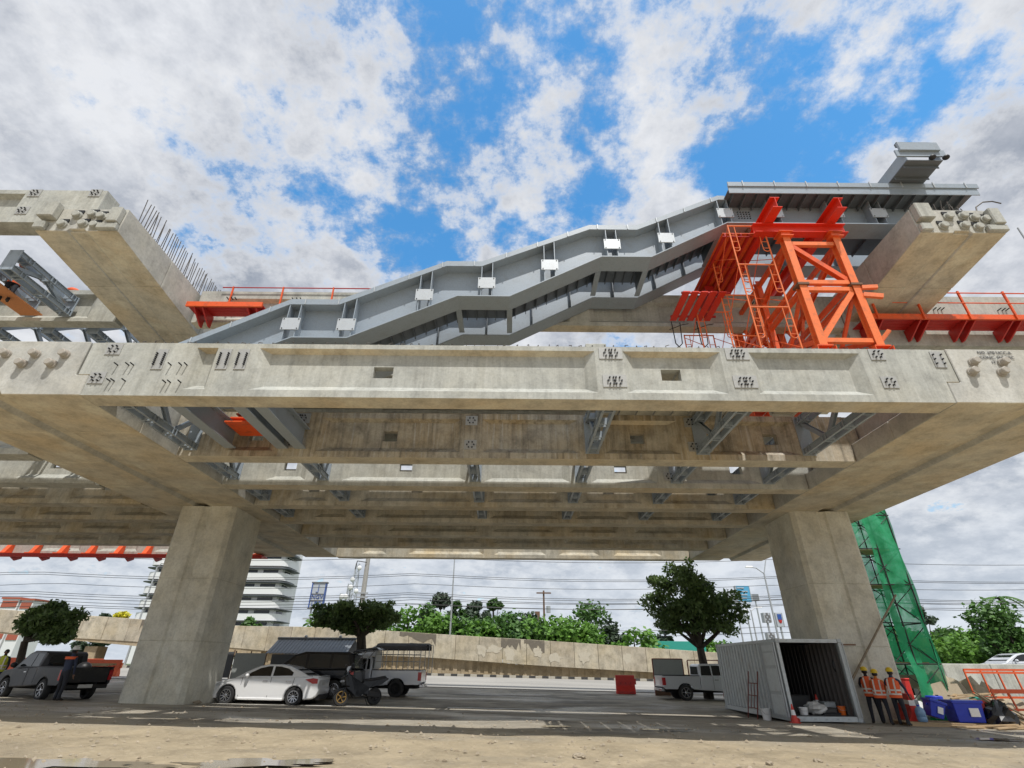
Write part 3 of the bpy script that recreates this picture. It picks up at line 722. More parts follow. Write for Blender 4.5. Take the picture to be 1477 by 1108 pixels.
# short cantilever beam on top
cb = thing('cantilever_beam', 'short grey steel beam sticking out towards the viewer above the stair top', 'steel beam', (13.6, 12.2, 16.4))
def cant():
    x0, x1 = 13.05, 14.25
    p0, p1 = (10.95, 12.9)
    zb = 16.36
    MB().box(x0, x1, p0, p1, zb, zb + .03).build('bottom_plate', 'grey_dark', cb)
    for k in range(4):
        y = p0 + .2 + k * .45; MB().box(x0 + .02, x1 - .02, y, y + .02, zb - .12, zb - .001).build('stiffener', 'grey_dark', cb)
    for x in (x0 + .02, x1 - .05): MB().box(x, x + .03, p0, p1, zb + .03, zb + .5).build('side_plate', 'grey', cb)
    MB().box(x0 - .25, x1 + .2, p0 - .02, p0 + .03, zb + .2, zb + .5).build('end_flange', 'grey', cb)
    MB().box(x0 - .12, x1 + .02, p0 - .1, p0 - .02, zb + .42, zb + .8).build('end_flange', 'grey', cb)
    MB().box(x0 - .02, x1 - .1, p0 + .0, p0 + .12, zb + .8, zb + .95).build('end_flange', 'grey_dark', cb)
    for x in (x1 - .35, x1 + .1): MB().ball((x, p0 - .05, zb + .1), .11, .10, .08).build('tied_bundle', 'black', cb, smooth=True)
cant()

# ------------------------------------------------------------------ orange tower
tw = thing('support_tower', 'orange braced steel tower propping the staircase beside the right upper cap', 'support tower', (9.4, 13.7, 9.14))
LX, LY = (8.62, 10.2), (11.72, 15.85)
def tower():
    for yi, y in enumerate(LY):
        for x in LX:
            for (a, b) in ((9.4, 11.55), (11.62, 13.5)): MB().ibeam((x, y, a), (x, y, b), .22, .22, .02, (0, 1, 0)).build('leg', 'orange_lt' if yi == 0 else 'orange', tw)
            mb = MB(); mb.box(x - .3, x + .3, y - .24, y + .24, 9.135, 9.16)
            for s in (-.26, .24): mb.box(x + s, x + s + .02, y - .2, y + .2, 9.16, 9.36)
            mb.box(x - .22, x + .22, y - .17, y + .17, 9.36, 9.4)
            mb.build('foot', 'orange', tw)
            MB().box(x - .17, x + .17, y - .16, y + .16, 11.55, 11.62).build('splice_plate', 'rust', tw)
            mb = MB(); mb.box(x - .2, x + .2, y - .2, y + .2, 13.5, 13.53); mb.box(x - .14, x + .14, y - .14, y + .14, 13.53, 13.68); mb.box(x - .22, x + .22, y - .2, y + .2, 13.68, 13.7); mb.build('head_plate', 'orange', tw)
        a, b = LX[0] + .11, LX[1] - .11
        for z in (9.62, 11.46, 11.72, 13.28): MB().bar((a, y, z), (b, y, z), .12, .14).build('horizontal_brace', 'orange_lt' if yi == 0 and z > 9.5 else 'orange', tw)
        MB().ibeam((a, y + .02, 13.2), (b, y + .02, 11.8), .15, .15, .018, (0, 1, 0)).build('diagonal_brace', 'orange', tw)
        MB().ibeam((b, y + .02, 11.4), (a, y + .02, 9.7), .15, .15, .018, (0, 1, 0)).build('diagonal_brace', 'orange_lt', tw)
    for x in LX:
        MB().ibeam((x, 13.8, 9.2), (x, 13.8, 13.5), .18, .18, .02, (0, 1, 0)).build('inner_leg', 'orange', tw)
        for (p, q) in (((x, 11.85, 11.4), (x, 13.7, 9.65)), ((x, 13.9, 9.65), (x, 15.7, 13.2)), ((x, 13.9, 13.2), (x, 15.7, 9.65))): MB().bar(p, q, .08, .1, (1, 0, 0)).build('diagonal_brace', 'orange', tw)
        a, b = LY[0] + .11, LY[1] - .11
        for z in (9.55, 11.46, 11.76, 13.28): MB().bar((x, a, z), (x, b, z), .12, .14).build('horizontal_brace', 'orange', tw)
        m_ = (a + b) / 2
        for (p, q) in (((x, a, 13.2), (x, b, 11.85)), ((x, b, 11.4), (x, a, 9.65))): MB().ibeam(p, q, .15, .15, .018, (1, 0, 0)).build('diagonal_brace', 'orange', tw)
    for y in (LY[0] - .0, LY[1]): MB().ibeam((7.7, y, 13.9), (10.65, y, 13.9), .26, .38, .025).build('head_beam', 'red_or', tw)
    for x in (8.2, 10.2): MB().ibeam((x, 10.95, 14.32), (x, 16.3, 14.32), .3, .44, .025).build('support_beam', 'red_or', tw)
    for x in (8.2, 10.2):
        for y in (12.66, 14.76): MB().box(x - .14, x + .14, y - .14, y + .14, 14.545, 14.848).build('packing', 'rust', tw)
    MB().bar((10.32, 11.6, 11.45), (10.7, 11.5, 11.4), .1, .12).build('bracket_arm', 'orange_lt', tw)
    MB().bar((10.3, 11.62, 11.2), (10.75, 11.5, 11.05), .1, .14).build('bracket_arm', 'orange_lt', tw)
    MB().bar((10.3, 11.66, 9.6), (10.5, 11.5, 9.85), .08, .1).build('bracket_arm', 'orange_lt', tw)
M['red_or'] = painted('red orange steel paint', (.68, .035, .012), .4, (.2, .03, .02), .3)
tower()
# ribbed form panel under the upper flight
fp = thing('ribbed_formwork', 'red ribbed steel form panel fixed flat below the staircase, left of the orange tower', 'form panel', (7.45, 13.2, 13.9))
def panel():
    MB().box(6.82, 7.98, 11.95, 15.0, 13.98, 14.0).build('skin_plate', 'orange', fp)
    for k in range(5):
        x = 6.88 + k * .26; MB().box(x, x + .05, 11.95, 15.0, 13.86, 13.98).build('rib', 'red', fp)
    for y in (11.95, 13.4, 14.95): MB().box(6.8, 8.0, y, y + .03, 13.84, 13.859).build('cross_rib', 'red', fp)
    MB().box(7.05, 7.35, 14.4, 15.1, 12.9, 13.84).build('drop_box', 'red', fp)
panel()
# light tubular access frames
def frame_lift(x0, x1, y, z, h, par):
    mb = MB(); r = .024
    mb.tube((x0, y, z), (x0, y, z + h), r).tube((x1, y, z), (x1, y, z + h), r).tube((x0, y, z + h - .02), (x1, y, z + h - .02), r)
    for s, xo in ((1, x0), (-1, x1)):
        xi = xo + s * .2
        zz = [z + h - .05, z + .62]
        pts = [(xi, y, zz[0]), (xi, y, zz[1]), (xi - s * .03, y, zz[1] - .06), (xi - s * .1, y, zz[1] - .09), (xo, y, zz[1] - .05)]
        mb.path(pts, .014, 6)
        for k in range(3):
            zk = zz[1] + .05 + k * .27; mb.tube((xo, y, zk), (xi, y, zk), .012, 6)
    mb.build('ladder_frame', 'orange_lt', par, smooth=True)
def scaffold(label, x0, x1, y0, y1, z0, lifts, h):
    t = thing('access_scaffold', label, 'scaffold', ((x0 + x1) / 2, y0, z0), 'tubular access scaffolds by the orange tower')
    for k in range(lifts):
        for y in (y0, y1): frame_lift(x0, x1, y, z0 + k * h, h - .004, t)
        for x in (x0, x1):
            mb = MB(); z = z0 + k * h
            mb.tube((x + .03, y0, z + .2), (x + .03, y1, z + h - .15), .013, 6).build('cross_brace', 'orange', t)
            MB().tube((x - .03, y0, z + h - .15), (x - .03, y1, z + .2), .013, 6).build('cross_brace', 'orange', t)
    return t
scaffold('near bay of thin orange scaffold frames, left of the orange tower', 6.98, 8.12, 11.82, 13.3, 9.25, 3, 1.65)
scaffold('rear bay of thin red scaffold frames, behind the near orange bay', 6.5, 7.6, 14.3, 15.75, 9.3, 2, 1.65)
# small slatted platform and hanging wires
sp = thing('slatted_platform', 'small red slatted platform hung below the staircase, left of the scaffold frames', 'work platform', (6.1, 13.8, 12.4))
for k in range(5): MB().box(5.62 + k * .3, 5.84 + k * .3, 13.0, 14.6, 12.4, 12.44).build('slat', 'red_or', sp)
for y in (13.1, 14.4): MB().box(5.6, 7.2, y, y + .06, 12.44, 12.5).build('bearer', 'red', sp)
for x in (5.7, 6.6):
    MB().path([(x, 14.7, 12.44), (x + .02, 14.7, 11.5), (x + .12, 14.7, 11.36), (x + .25, 14.7, 11.5), (x + .3, 14.7, 12.4)], .018, 6).build('hanger', 'bolt', sp)
    MB().path([(x, 15.0, 12.3), (x + .35, 14.7, 12.3), (x + .6, 14.7, 12.35)], .014, 6).build('hanger', 'bolt', sp)

# ------------------------------------------------------------------ edge platforms on the girders
def walkway(label, x0, x1, yw, yo, z, sp_, posts, drop, group='red edge platforms', mat='orange', down=.5):
    t = thing('edge_platform', label, 'work platform', ((x0 + x1) / 2, yw, z), group)
    MB().box(x0, x1, yo, yo + .07, z - .1, z + .1).build('edge_beam', mat, t)
    for k in range(4):
        y = yo + .1 + (yw - yo - .15) * k / 4; MB().box(x0, x1, y, y + (yw - yo) / 4 - .05, z - .02, z + .02).build('floor_board', 'red', t)
    x = x0 + .25
    while x < x1:
        MB().prism([(yo + .08, z - .03), (yw - .01, z - .03), (yw - .01, z - down), (yw - .12, z - down), (yo + .08, z - .12)], 'x', x, x + .05).build('bracket', 'red', t)
        MB().prism([(yo + .08, z - .03), (yw - .01, z - .03), (yw - .01, z - down), (yw - .12, z - down), (yo + .08, z - .12)], 'x', x + .3, x + .35).build('bracket', 'red', t)
        if posts: MB().bar((x + .1, yo - .03, z - .15), (x + .1, yo - .03, z + 1.1), .06, .06).build('rail_post', mat, t)
        x += sp_
    if posts:
        for zz in (z + .55, z + 1.0): MB().tube((x0, yo - .06, zz), (x1, yo - .06, zz), .022).build('guard_rail', mat, t)
    return t
walkway('long orange edge platform with guard rail on the upper girder, right edge', 12.4, 34, 15.09, 14.2, 12.4, 1.62, True, 0)
walkway('short orange edge platform between the left upper cap and the grey staircase', -11.6, -8.9, 15.09, 14.3, 12.75, 1.9, False, 0)
t_ = thing('guard_rail_line', 'orange guard rail along the upper girder behind the grey staircase', 'guard rail', (-7, 14.95, 13.4))
MB().tube((-11, 14.98, 14.06), (2, 14.98, 14.06), .022).build('rail', 'red', t_)
for k in range(7): MB().bar((-10.6 + k * 1.9, 15.04, 13.0), (-10.6 + k * 1.9, 14.98, 14.1), .05, .05).build('post', 'orange', t_)
fb = thing('bracket_platform', 'red bracket platform along the foot of the far left girder', 'work platform', (-25, 32.6, 7.4), 'red edge platforms')
MB().box(-40, -15.2, 32.2, 32.97, 7.32, 7.4).build('floor', 'red', fb); MB().box(-40, -15.2, 32.12, 32.2, 7.2, 7.42).build('edge_beam', 'red', fb)
k = 0; x = -38.6
while x < -15.3:
    mb = MB().prism([(32.4, 7.4), (32.98, 7.4), (32.98, 8.25), (32.9, 8.25)], 'x', x, x + .28); mb.box(x - .1, x + .42, 32.3, 32.95, 7.4, 7.5); mb.build('bracket', 'orange', fb)
    MB().prism([(32.1, 7.2), (32.9, 7.32), (32.9, 7.2), (32.5, 7.02)], 'x', x - .7, x - .62).build('knee', 'red', fb)
    x += 1.75
# planks of orange ply between the girders, seen from below
for k, z in enumerate((8.7, 8.45, 8.2)):
    o = MB().box(-9.0, -7.75, 14.9 - k * .25, 15.5, z, z + .05).build('form_board', 'orange', bevel=.004)
    tag(o, 'orange form board stacked in the gap under the foot of the stairs', 'form board', 'orange form boards under the stairs')
o = MB().box(6.9, 8.5, 12.4, 14.3, 9.15, 9.2).build('form_board', 'red_or'); tag(o, 'red board lying under the orange tower, seen through the girder gap', 'form board')
# timber gangway between the upper left cross frames
M['gangply'] = painted('orange plywood', (.55, .22, .08), .7, (.3, .15, .08), .5)
gw = thing('timber_gangway', 'orange-brown timber gangway board hung between the upper left cross frames', 'gangway', (-17.65, 13.8, 12.9))
MB().box(-18.1, -17.3, 12.5, 15.05, 12.72, 12.76).build('board', 'gangply', gw); MB().box(-18.12, -18.06, 12.5, 15.05, 12.76, 13.0).build('toe_board', 'orange', gw)
M_ = None
# ------------------------------------------------------------------ ramp wall behind the road
def lin(pts, x):
    for (a, p), (b, q) in zip(pts, pts[1:]):
        if x <= b: return p + (q - p) * (x - a) / (b - a)
    (a, p), (b, q) = pts[-2:]
    return p + (q - p) * (x - a) / (b - a)
WY = 46.0
def prof(pix): return sorted((lambda p: (p.x, p.z))(at(u, v, WY)) for u, v in pix)
wtop = prof([(-60, 874), (0, 879), (114, 887), (340, 903), (441, 904), (573, 910.5), (632, 914.7), (785, 924), (945, 935), (1100, 946)])
wbot = prof([(-60, 905), (0, 912), (114, 921), (329, 934), (384, 939), (616, 948.5), (785, 961), (941, 970), (1100, 981)])
def ramp_wall():
    t = thing('ramp_wall', 'long tan concrete ramp wall of joined panels behind the far road', 'wall', (-5, WY, gz(-5, WY)))
    x = -62.0; k = 0
    while x < 34:
        xb = x + 1.92; j = .012
        a, b = x + j, xb - j
        mb = MB(); pr = .0 + (k * 37 % 5) * .004
        ys = WY - pr
        mb.hexa([(a, ys, lin(wbot, a)), (b, ys, lin(wbot, b)), (b, WY + .3, lin(wbot, b)), (a, WY + .3, lin(wbot, a)), (a, ys, lin(wtop, a)), (b, ys, lin(wtop, b)), (b, WY + .3, lin(wtop, b)), (a, WY + .3, lin(wtop, a))])
        mb.build('parapet_panel', 'wall%d' % (k * 7 % 3), t, bevel=.015)
        x = xb; k += 1
    mb = MB(); x = -20.0
    while x < 30:        # ribbed retaining wall below the panels
        b = x + .62; z0, z1 = gz(x, WY) - .3, min(lin(wbot, x), lin(wbot, b)) + .02
        if z1 > z0 + .35:
            mb.box(x, x + .31, WY + .32, WY + .6, z0, z1); mb.box(x + .31, b, WY + .38, WY + .6, z0, z1)
        x = b
    mb.build('retaining_wall', 'conc_wall', t)
    for x in (-58, -45, -34, -24, -21.5):
        MB().box(x - .5, x + .5, WY + .4, WY + 1.6, gz(x, WY) - .3, lin(wbot, x) - .5).build('support_post', 'conc_wall', t)
    MB().hexa([(-62, WY + .05, lin(wbot, -62) - .5), (-20, WY + .05, lin(wbot, -20) - .5), (-20, WY + 5, lin(wbot, -20) - .5), (-62, WY + 5, lin(wbot, -62) - .5), (-62, WY + .05, lin(wbot, -62) - .01), (-20, WY + .05, lin(wbot, -20) - .01), (-20, WY + 5, lin(wbot, -20) - .01), (-62, WY + 5, lin(wbot, -62) - .01)]).build('deck_slab', 'conc_wall', t)
for k, c in enumerate(((.52, .465, .36), (.48, .425, .33), (.55, .495, .385))): M['wall%d' % k] = concrete('wall panel %d' % k, c, .14, (.46, .42, .34), .7, .35)
ramp_wall()
def smears():
    r2 = random.Random(44); t = [o for o in C.objects if o.name == 'ramp_wall'][0]
    for u in (696, 712, 735, 776, 800, 842, 905):
        p = at(u, 935 + (u - 700) * .05, WY); zc = (lin(wtop, p.x) + lin(wbot, p.x)) / 2 - r2.uniform(-.1, .35); pts = []
        w, h = r2.uniform(.25, .75), r2.uniform(.3, .55)
        for i in range(18):
            a = 6.2832 * i / 18; q = r2.uniform(.55, 1.1); pts.append((p.x + w * q * math.cos(a), zc + h * q * math.sin(a)))
        MB().prism(pts, 'y', WY - .024, WY - .018).build('paint_smear', 'smear', t)
    for u0, u1 in ((575, 630), (722, 752), (755, 786), (196, 214)):
        a, b = at(u0, 920, WY).x, at(u1, 920, WY).x; pts = [(a + .05, lin(wtop, a) - .02)]; n = 9
        for i in range(n + 1): x = a + .05 + (b - a - .1) * i / n; pts.append((x, lin(wtop, x) - r2.uniform(.25, .95)))
        pts.append((b - .05, lin(wtop, b) - .02)); MB().prism(pts, 'y', WY - .023, WY - .019).build('damp_stain', 'damp', t)
M['smear'] = painted('old whitewash', (.54, .49, .39), .8, (.42, .36, .26), .9, 0, 2); M['damp'] = painted('damp black algae', (.16, .14, .11), .85, (.33, .28, .2), .9, 0, 2)
smears()
def kerb():
    mb = MB(); x = -58.0; k = 0
    while x < 30:
        mb.cur = k % 2; z = min(gz(x, 44.9), gz(x + .5, 44.9))
        mb.box(x, x + .5, 44.7, 45.05, z - .1, z + .19); x += .5; k += 1
    tag(mb.build('kerb', ['kerb_w', 'kerb_b']), kind='structure')
M['kerb_w'] = painted('kerb white', (.46, .43, .36), .7, (.3, .25, .18), .6); M['kerb_b'] = painted('kerb black', (.05, .05, .05), .7, (.2, .17, .12), .5)
kerb()

# ------------------------------------------------------------------ trees
def leaf_mat(name, a, b_, trans=.25):
    m, nt, b = nodes(name); c = co(nt)
    n1 = noise(nt, c, 1.3, 4, .6)
    oi = N(nt, 'ShaderNodeObjectInfo')
    geo = N(nt, 'ShaderNodeNewGeometry')
    col = mix(nt, a, b_, ramp(nt, n1, [(.38, g3(0)), (.62, g3(1))]))
    col = mix(nt, col, tuple(x * 1.7 for x in b_), ramp(nt, geo.outputs['Random Per Island'], [(.6, g3(0)), (1.0, g3(.6))]))
    nt.links.new(col, b.inputs['Base Color']); b.inputs['Roughness'].default_value = .55
    tr = N(nt, 'ShaderNodeBsdfTranslucent'); nt.links.new(col, tr.inputs['Color'])
    ms = N(nt, 'ShaderNodeMixShader'); ms.inputs[0].default_value = trans
    out = nt.nodes['Material Output']; nt.links.new(b.outputs[0], ms.inputs[1]); nt.links.new(tr.outputs[0], ms.inputs[2]); nt.links.new(ms.outputs[0], out.inputs['Surface'])
    return m
M['leaf_dark'] = leaf_mat('dark mango leaves', (.065, .11, .036), (.135, .205, .065), .45)
M['leaf_bright'] = leaf_mat('bright green leaves', (.075, .18, .025), (.15, .30, .045), .35)
M['leaf_mid'] = leaf_mat('mid green leaves', (.045, .11, .025), (.085, .18, .035), .3)
M['leaf_blue'] = leaf_mat('grey green leaves', (.035, .06, .035), (.06, .09, .05), .2)
M['leaf_yel'] = leaf_mat('yellow leaves', (.42, .40, .02), (.6, .55, .03), .3)
def bark():
    m, nt, b = nodes('bark'); c = co(nt); n1 = noise(nt, c, 6, 6, .7, (1, 1, .25))
    nt.links.new(ramp(nt, n1, [(.35, (.018, .014, .010)), (.7, (.085, .068, .05))]), b.inputs['Base Color']); b.inputs['Roughness'].default_value = .9
    bump(nt, b, n1, .8, .05); return m
M['bark'] = bark()
def crown_mesh(clumps, n, size, seed, droop=0, elong=1.9, wgap=.0):
    r2 = random.Random(seed); mb = MB()
    tot = sum(a[3] * a[4] * a[5] for a in clumps) ** 1.0
    for (cx, cy, cz, rx, ry, rz) in clumps:
        k = max(12, int(n * (rx * ry * rz) / tot))
        for _ in range(k):
            while True:
                d = Vector((r2.gauss(0, 1), r2.gauss(0, 1), r2.gauss(0, 1)))
                if d.length > .01: break
            d.normalize(); q = r2.uniform(.2, 1.0) ** .5 * r2.uniform(.75, 1.2)
            c = Vector((cx + d.x * rx * q, cy + d.y * ry * q, cz + d.z * rz * q))
            ax = Vector((r2.uniform(-1, 1), r2.uniform(-1, 1), r2.uniform(-.6, .6) - droop)).normalized()
            nn = Vector((r2.uniform(-1, 1), r2.uniform(-1, 1), r2.uniform(.1, 1))) + d * .6
            bb = ax.cross(nn)
            if bb.length < .05: continue
            bb.normalize(); s = size * r2.uniform(.6, 1.25)
            a2, b2 = ax * s * elong / 2, bb * s / 2
            mb.face([c - a2, c + b2 * .9 - a2 * .1, c + a2, c - b2 * .9 - a2 * .1])
    return mb
def limb(mb, pts, r0, r1):
    n = len(pts) - 1
    for i in range(n): mb.tube(pts[i], pts[i + 1], r0 + (r1 - r0) * i / n, 8, r0 + (r1 - r0) * (i + 1) / n)
def tree(name, label, cat, base, limbs, clumps, n, size, leaf, seed, group=None, **kw):
    t = thing(name, label, cat, base, group)
    mb = MB()
    for pts, r0, r1 in limbs: limb(mb, [Vector(p) for p in pts], r0, r1)
    mb.build('trunk', 'bark', t, smooth=True)
    crown_mesh(clumps, n, size, seed, **kw).build('crown', leaf, t)
    return t
def near_tree(label, Y, base_uv, fork_uv, blobs, n, size, seed, droop=.5, tr=.2, depth=1.0):
    b = at(*base_uv, Y); f = at(*fork_uv, Y); b.z = gz(b.x, Y) - .05
    r2 = random.Random(seed); limbs = [([b, b.lerp(f, .5) + Vector((.05, 0, 0)), f], tr, tr * .72)]; clumps = []
    px = Y * .95 / F
    for (u, v, ru, rv) in blobs:
        p = at(u, v, Y + r2.uniform(-.55, .55) * depth)
        for _k in range(9):
            dx, dy, dz = (r2.uniform(-.75, .75) for _ in range(3)); q_ = r2.uniform(.42, .75)
            clumps.append((p.x + dx * ru * px, p.y + dy * ru * px * depth, p.z + dz * rv * px, ru * px * q_ * 1.1, ru * px * q_ * depth, rv * px * q_ * 1.05))
        m_ = f.lerp(p, .5) + Vector((r2.uniform(-.15, .15), r2.uniform(-.2, .2), r2.uniform(-.05, .25)))
        limbs.append(([f, m_, p], tr * .42, tr * .08))
    return tree('mango_tree', label, 'tree', b, limbs, clumps, n, size, 'leaf_dark', seed, None, droop=droop)
near_tree('dark round-crowned tree standing behind the silver pickup and the shipping container', 33, (1020, 990), (1010, 935),
    [(984, 822, 18, 12), (962, 846, 22, 13), (1000, 848, 26, 16), (1034, 862, 24, 13), (956, 876, 22, 15), (992, 882, 28, 17), (1028, 888, 28, 15), (1060, 884, 13, 12), (966, 902, 18, 9), (1044, 906, 18, 9), (1002, 905, 20, 9), (946, 860, 10, 8)], 9500, .16, 21, tr=.3)
near_tree('low flat-topped dark tree behind the black van with a forked trunk', 33, (522, 975), (521, 918),
    [(478, 886, 22, 10), (500, 882, 20, 9), (520, 892, 20, 10), (545, 880, 20, 9), (560, 893, 14, 10), (470, 898, 14, 6), (505, 902, 18, 8), (538, 902, 18, 8), (555, 878, 12, 8)], 8000, .17, 22, tr=.36)
near_tree('small leaning tree with a round green crown beside the black pickup', 28, (23, 977), (36, 925),
    [(75, 878, 20, 12), (50, 890, 18, 12), (85, 895, 24, 12), (60, 908, 20, 10), (95, 908, 16, 12), (78, 920, 22, 8), (42, 905, 12, 8)], 6500, .15, 23, tr=.2)
bg_words = []
def bush_tree(label, u, vt, wpx, Y, leaf, seed, n=1100, vb=None, shape='round'):
    base = at(u, 930, Y); zt = at(u, vt, Y).z; zb = gz(base.x, Y); base.z = zb - .1
    w = wpx * 1.4 * Y * .96 / F; r2 = random.Random(seed); clumps = []; limbs = []
    h = zt - zb; lo = zb + (.12 if shape == 'round' else .55) * h
    for k in range(7 if shape == 'round' else 5):
        q = r2.random(); z = lo + (zt - lo) * (.1 + .72 * q); sp_ = w * .5 * (1 - .45 * q)
        p = Vector((base.x + r2.uniform(-sp_, sp_), Y + r2.uniform(-1.2, 1.2), z)); rr = w * r2.uniform(.16, .3)
        clumps.append((p.x, p.y, p.z, rr, rr, min(rr * .8, (zt - lo) * .35)))
        limbs.append(([(base.x, Y, zb + h * .3), (p.x * .5 + base.x * .5, p.y * .5 + Y * .5, z * .6 + (zb + h * .3) * .4), p], .07, .025))
    clumps.append((base.x, Y, zt - w * .16, w * .2, w * .2, w * .16))
    limbs.append(([(base.x, Y, zb - .1), (base.x, Y, zb + h * .3), (base.x, Y, zt - w * .2)], .14, .05))
    return tree('roadside_tree', label, 'tree', base, limbs, clumps, n, .34 * Y / 55, leaf, seed, 'trees behind the ramp wall', elong=1.5)
for i, a in enumerate([
    (470, 886, 60, 56, 'leaf_bright', 'bright green bush peeping out left of the flat-topped tree'), (585, 872, 60, 54, 'leaf_bright', 'bright green bush just right of the flat-topped tree'), (612, 868, 46, 57, 'leaf_mid', 'leafy green tree left of the tall slim lamp mast'),
    (632, 856, 34, 60, 'leaf_blue', 'pale umbrella-shaped tree rising above the bushes beside the slim lamp mast'), (655, 866, 26, 62, 'leaf_mid', 'thin green treetop right of the slim lamp mast'), (630, 888, 60, 53, 'leaf_bright', 'bright low bush at the foot of the slim lamp mast'),
    (672, 886, 56, 54, 'leaf_mid', 'mid green bush between the lamp mast and the lollipop tree'), (686, 866, 28, 63, 'leaf_blue', 'sparse twiggy tree poking above the middle bushes'), (711, 864, 20, 60, 'leaf_mid', 'small lollipop-shaped tree on a thin stem above the bushes'), (728, 880, 54, 55, 'leaf_mid', 'rounded green bush right of the lollipop-shaped tree'),
    (700, 896, 60, 52, 'leaf_bright', 'bright low bush in front of the lollipop-shaped tree'), (765, 882, 48, 58, 'leaf_blue', 'dull green bush left of the utility pole with transformer'), (760, 898, 60, 53, 'leaf_mid', 'low green bush at the middle of the ramp wall'), (808, 886, 70, 53, 'leaf_bright', 'broad bright green bush right of the utility pole with transformer'),
    (848, 868, 62, 57, 'leaf_mid', 'tallest dense green tree above the ramp wall, right of the utility pole'), (836, 898, 60, 52, 'leaf_bright', 'low bright bush below the tallest dense green tree'), (882, 894, 46, 54, 'leaf_blue', 'bluish green bush right of the tallest dense tree'), (915, 904, 52, 51, 'leaf_bright', 'bright rounded bush just left of the dark round-crowned tree'),
    (962, 902, 26, 60, 'leaf_blue', 'narrow dull tree showing under the dark round-crowned tree'), (1040, 925, 50, 52, 'leaf_bright', 'bright bush under the right side of the dark round-crowned tree'),
    (1342, 874, 34, 58, 'leaf_blue', 'dark treetop right beside the green netting'), (1335, 915, 60, 46, 'leaf_mid', 'green bush directly behind the green netting foot'), (1368, 908, 60, 44, 'leaf_mid', 'green bush right of the green netting'), (1402, 910, 50, 43, 'leaf_bright', 'bright green bush in the middle of the right hedge'),
    (1432, 908, 50, 42, 'leaf_mid', 'green bush in the hedge behind the silver car'), (1462, 862, 84, 38, 'leaf_mid', 'big feathery green tree at the right edge'), (1480, 905, 60, 38, 'leaf_mid', 'low green bush at the right edge under the big tree'), (1385, 922, 70, 40, 'leaf_bright', 'low bright bush along the right hedge foot'),
    (240, 892, 40, 60, 'leaf_mid', 'green bush by the white apartment block, left of the column'), (352, 890, 24, 60, 'leaf_mid', 'small bush against the white apartment block, right of the column'), (1295, 905, 60, 50, 'leaf_mid', 'green tree behind the netted scaffold tower'), (136, 884, 26, 90, 'leaf_blue', 'distant grey-green tree above the ramp wall at left')]):
    bush_tree(a[5], a[0], a[1], a[2], a[3], a[4], 100 + i, n=2300 if a[3] < 48 or a[2] > 55 else 1500, shape='lolly' if 'lollipop-shaped tree on' in a[5] or 'umbrella' in a[5] or 'twiggy' in a[5] else 'round')
p = at(181, 889, 47); t = tree('flowering_shrub', 'yellow shrub spilling over the top of the ramp wall', 'shrub', (p.x, 47, p.z - .5), [([(p.x, 47, p.z - .5), (p.x, 47, p.z)], .05, .03)], [(p.x, 46.6, p.z, .62, .4, .35), (p.x - .3, 46.5, p.z - .1, .4, .35, .3)], 700, .14, 'leaf_yel', 31)
p = at(1440, 862, 60)
def palm():
    t = thing('palm_tree', 'thin palm with ragged fronds above the right hedge', 'palm tree', (p.x, 60, 1))
    MB().tube((p.x, 60, .9), (p.x, 60, p.z), .14, 8, .1).build('trunk', 'bark', t)
    for k in range(9):
        a = k * .7; mb = MB(); prev = None
        for j in range(9):
            s = j / 8; c = Vector((p.x + math.cos(a) * s * 2.4, 60 + math.sin(a) * s * 2.4, p.z + .8 * s - 1.7 * s * s)); w = .32 * (1 - s * .7)
            side = Vector((-math.sin(a), math.cos(a), 0)) * w
            if prev: mb.face([prev[0], prev[1], c + side * .9 - Vector((0, 0, .1)), c]); mb.face([prev[0], prev[2], c - side * .9 - Vector((0, 0, .1)), c])
            prev = (c, c + side - Vector((0, 0, .16)), c - side - Vector((0, 0, .16)))
        mb.build('frond', 'leaf_mid', t)
palm()

# ------------------------------------------------------------------ buildings far behind
def white_block():
    Y = 150.0; a, b = at(192, 880, Y).x, at(400, 880, Y).x
    zb = 1.0
    t = thing('apartment_building', 'white multi-storey block with rounded balconies behind the left column', 'building', ((a + b) / 2, Y, zb))
    MB().box(a + 1.5, b - 1.5, Y + 1.5, Y + 14, zb, 33).build('wall', 'white', t)
    zs = [at(380, v, Y).z for v in (914, 896, 877, 857, 836.5, 816, 796)]
    for k, z in enumerate(zs):
        def rr(x0, x1, y0, y1, r):
            pts = []
            for (cx, cy, t0) in ((x1 - r, y0 + r, -90), (x1 - r, y1 - r, 0), (x0 + r, y1 - r, 90), (x0 + r, y0 + r, 180)):
                for q in range(5): th = R(t0 + q * 22.5); pts.append((cx + r * math.cos(th), cy + r * math.sin(th)))
            return pts
        MB().prism(rr(a, b, Y, Y + 10, 2.2), 'z', z, z + 1.9).build('balcony', 'white', t)
        MB().prism(rr(a - .6, b + .9, Y - .6, Y + 10, 2.2), 'z', z + 3.0, z + 3.14).build('sun_shade', 'grey_dark', t)
        n = 7; wd = (b - a - 4.4) / n
        for j in range(n):
            x = a + 2.2 + wd * j
            o = MB().box(x + .25, x + wd * (.72 if j % 2 else .9), Y + 1.42, Y + 1.5, z + 1.9, z + 2.85).build('window', 'win', t)
        o = MB().box(b - 1.5, b - 1.42, Y + 3, Y + 7, z + 1.9, z + 2.8).build('window', 'win', t)
M['win'] = plain('window glass far', (.03, .035, .045), .15)
white_block()
M['brickred'] = plain('red roof paint', (.45, .12, .07), .7)
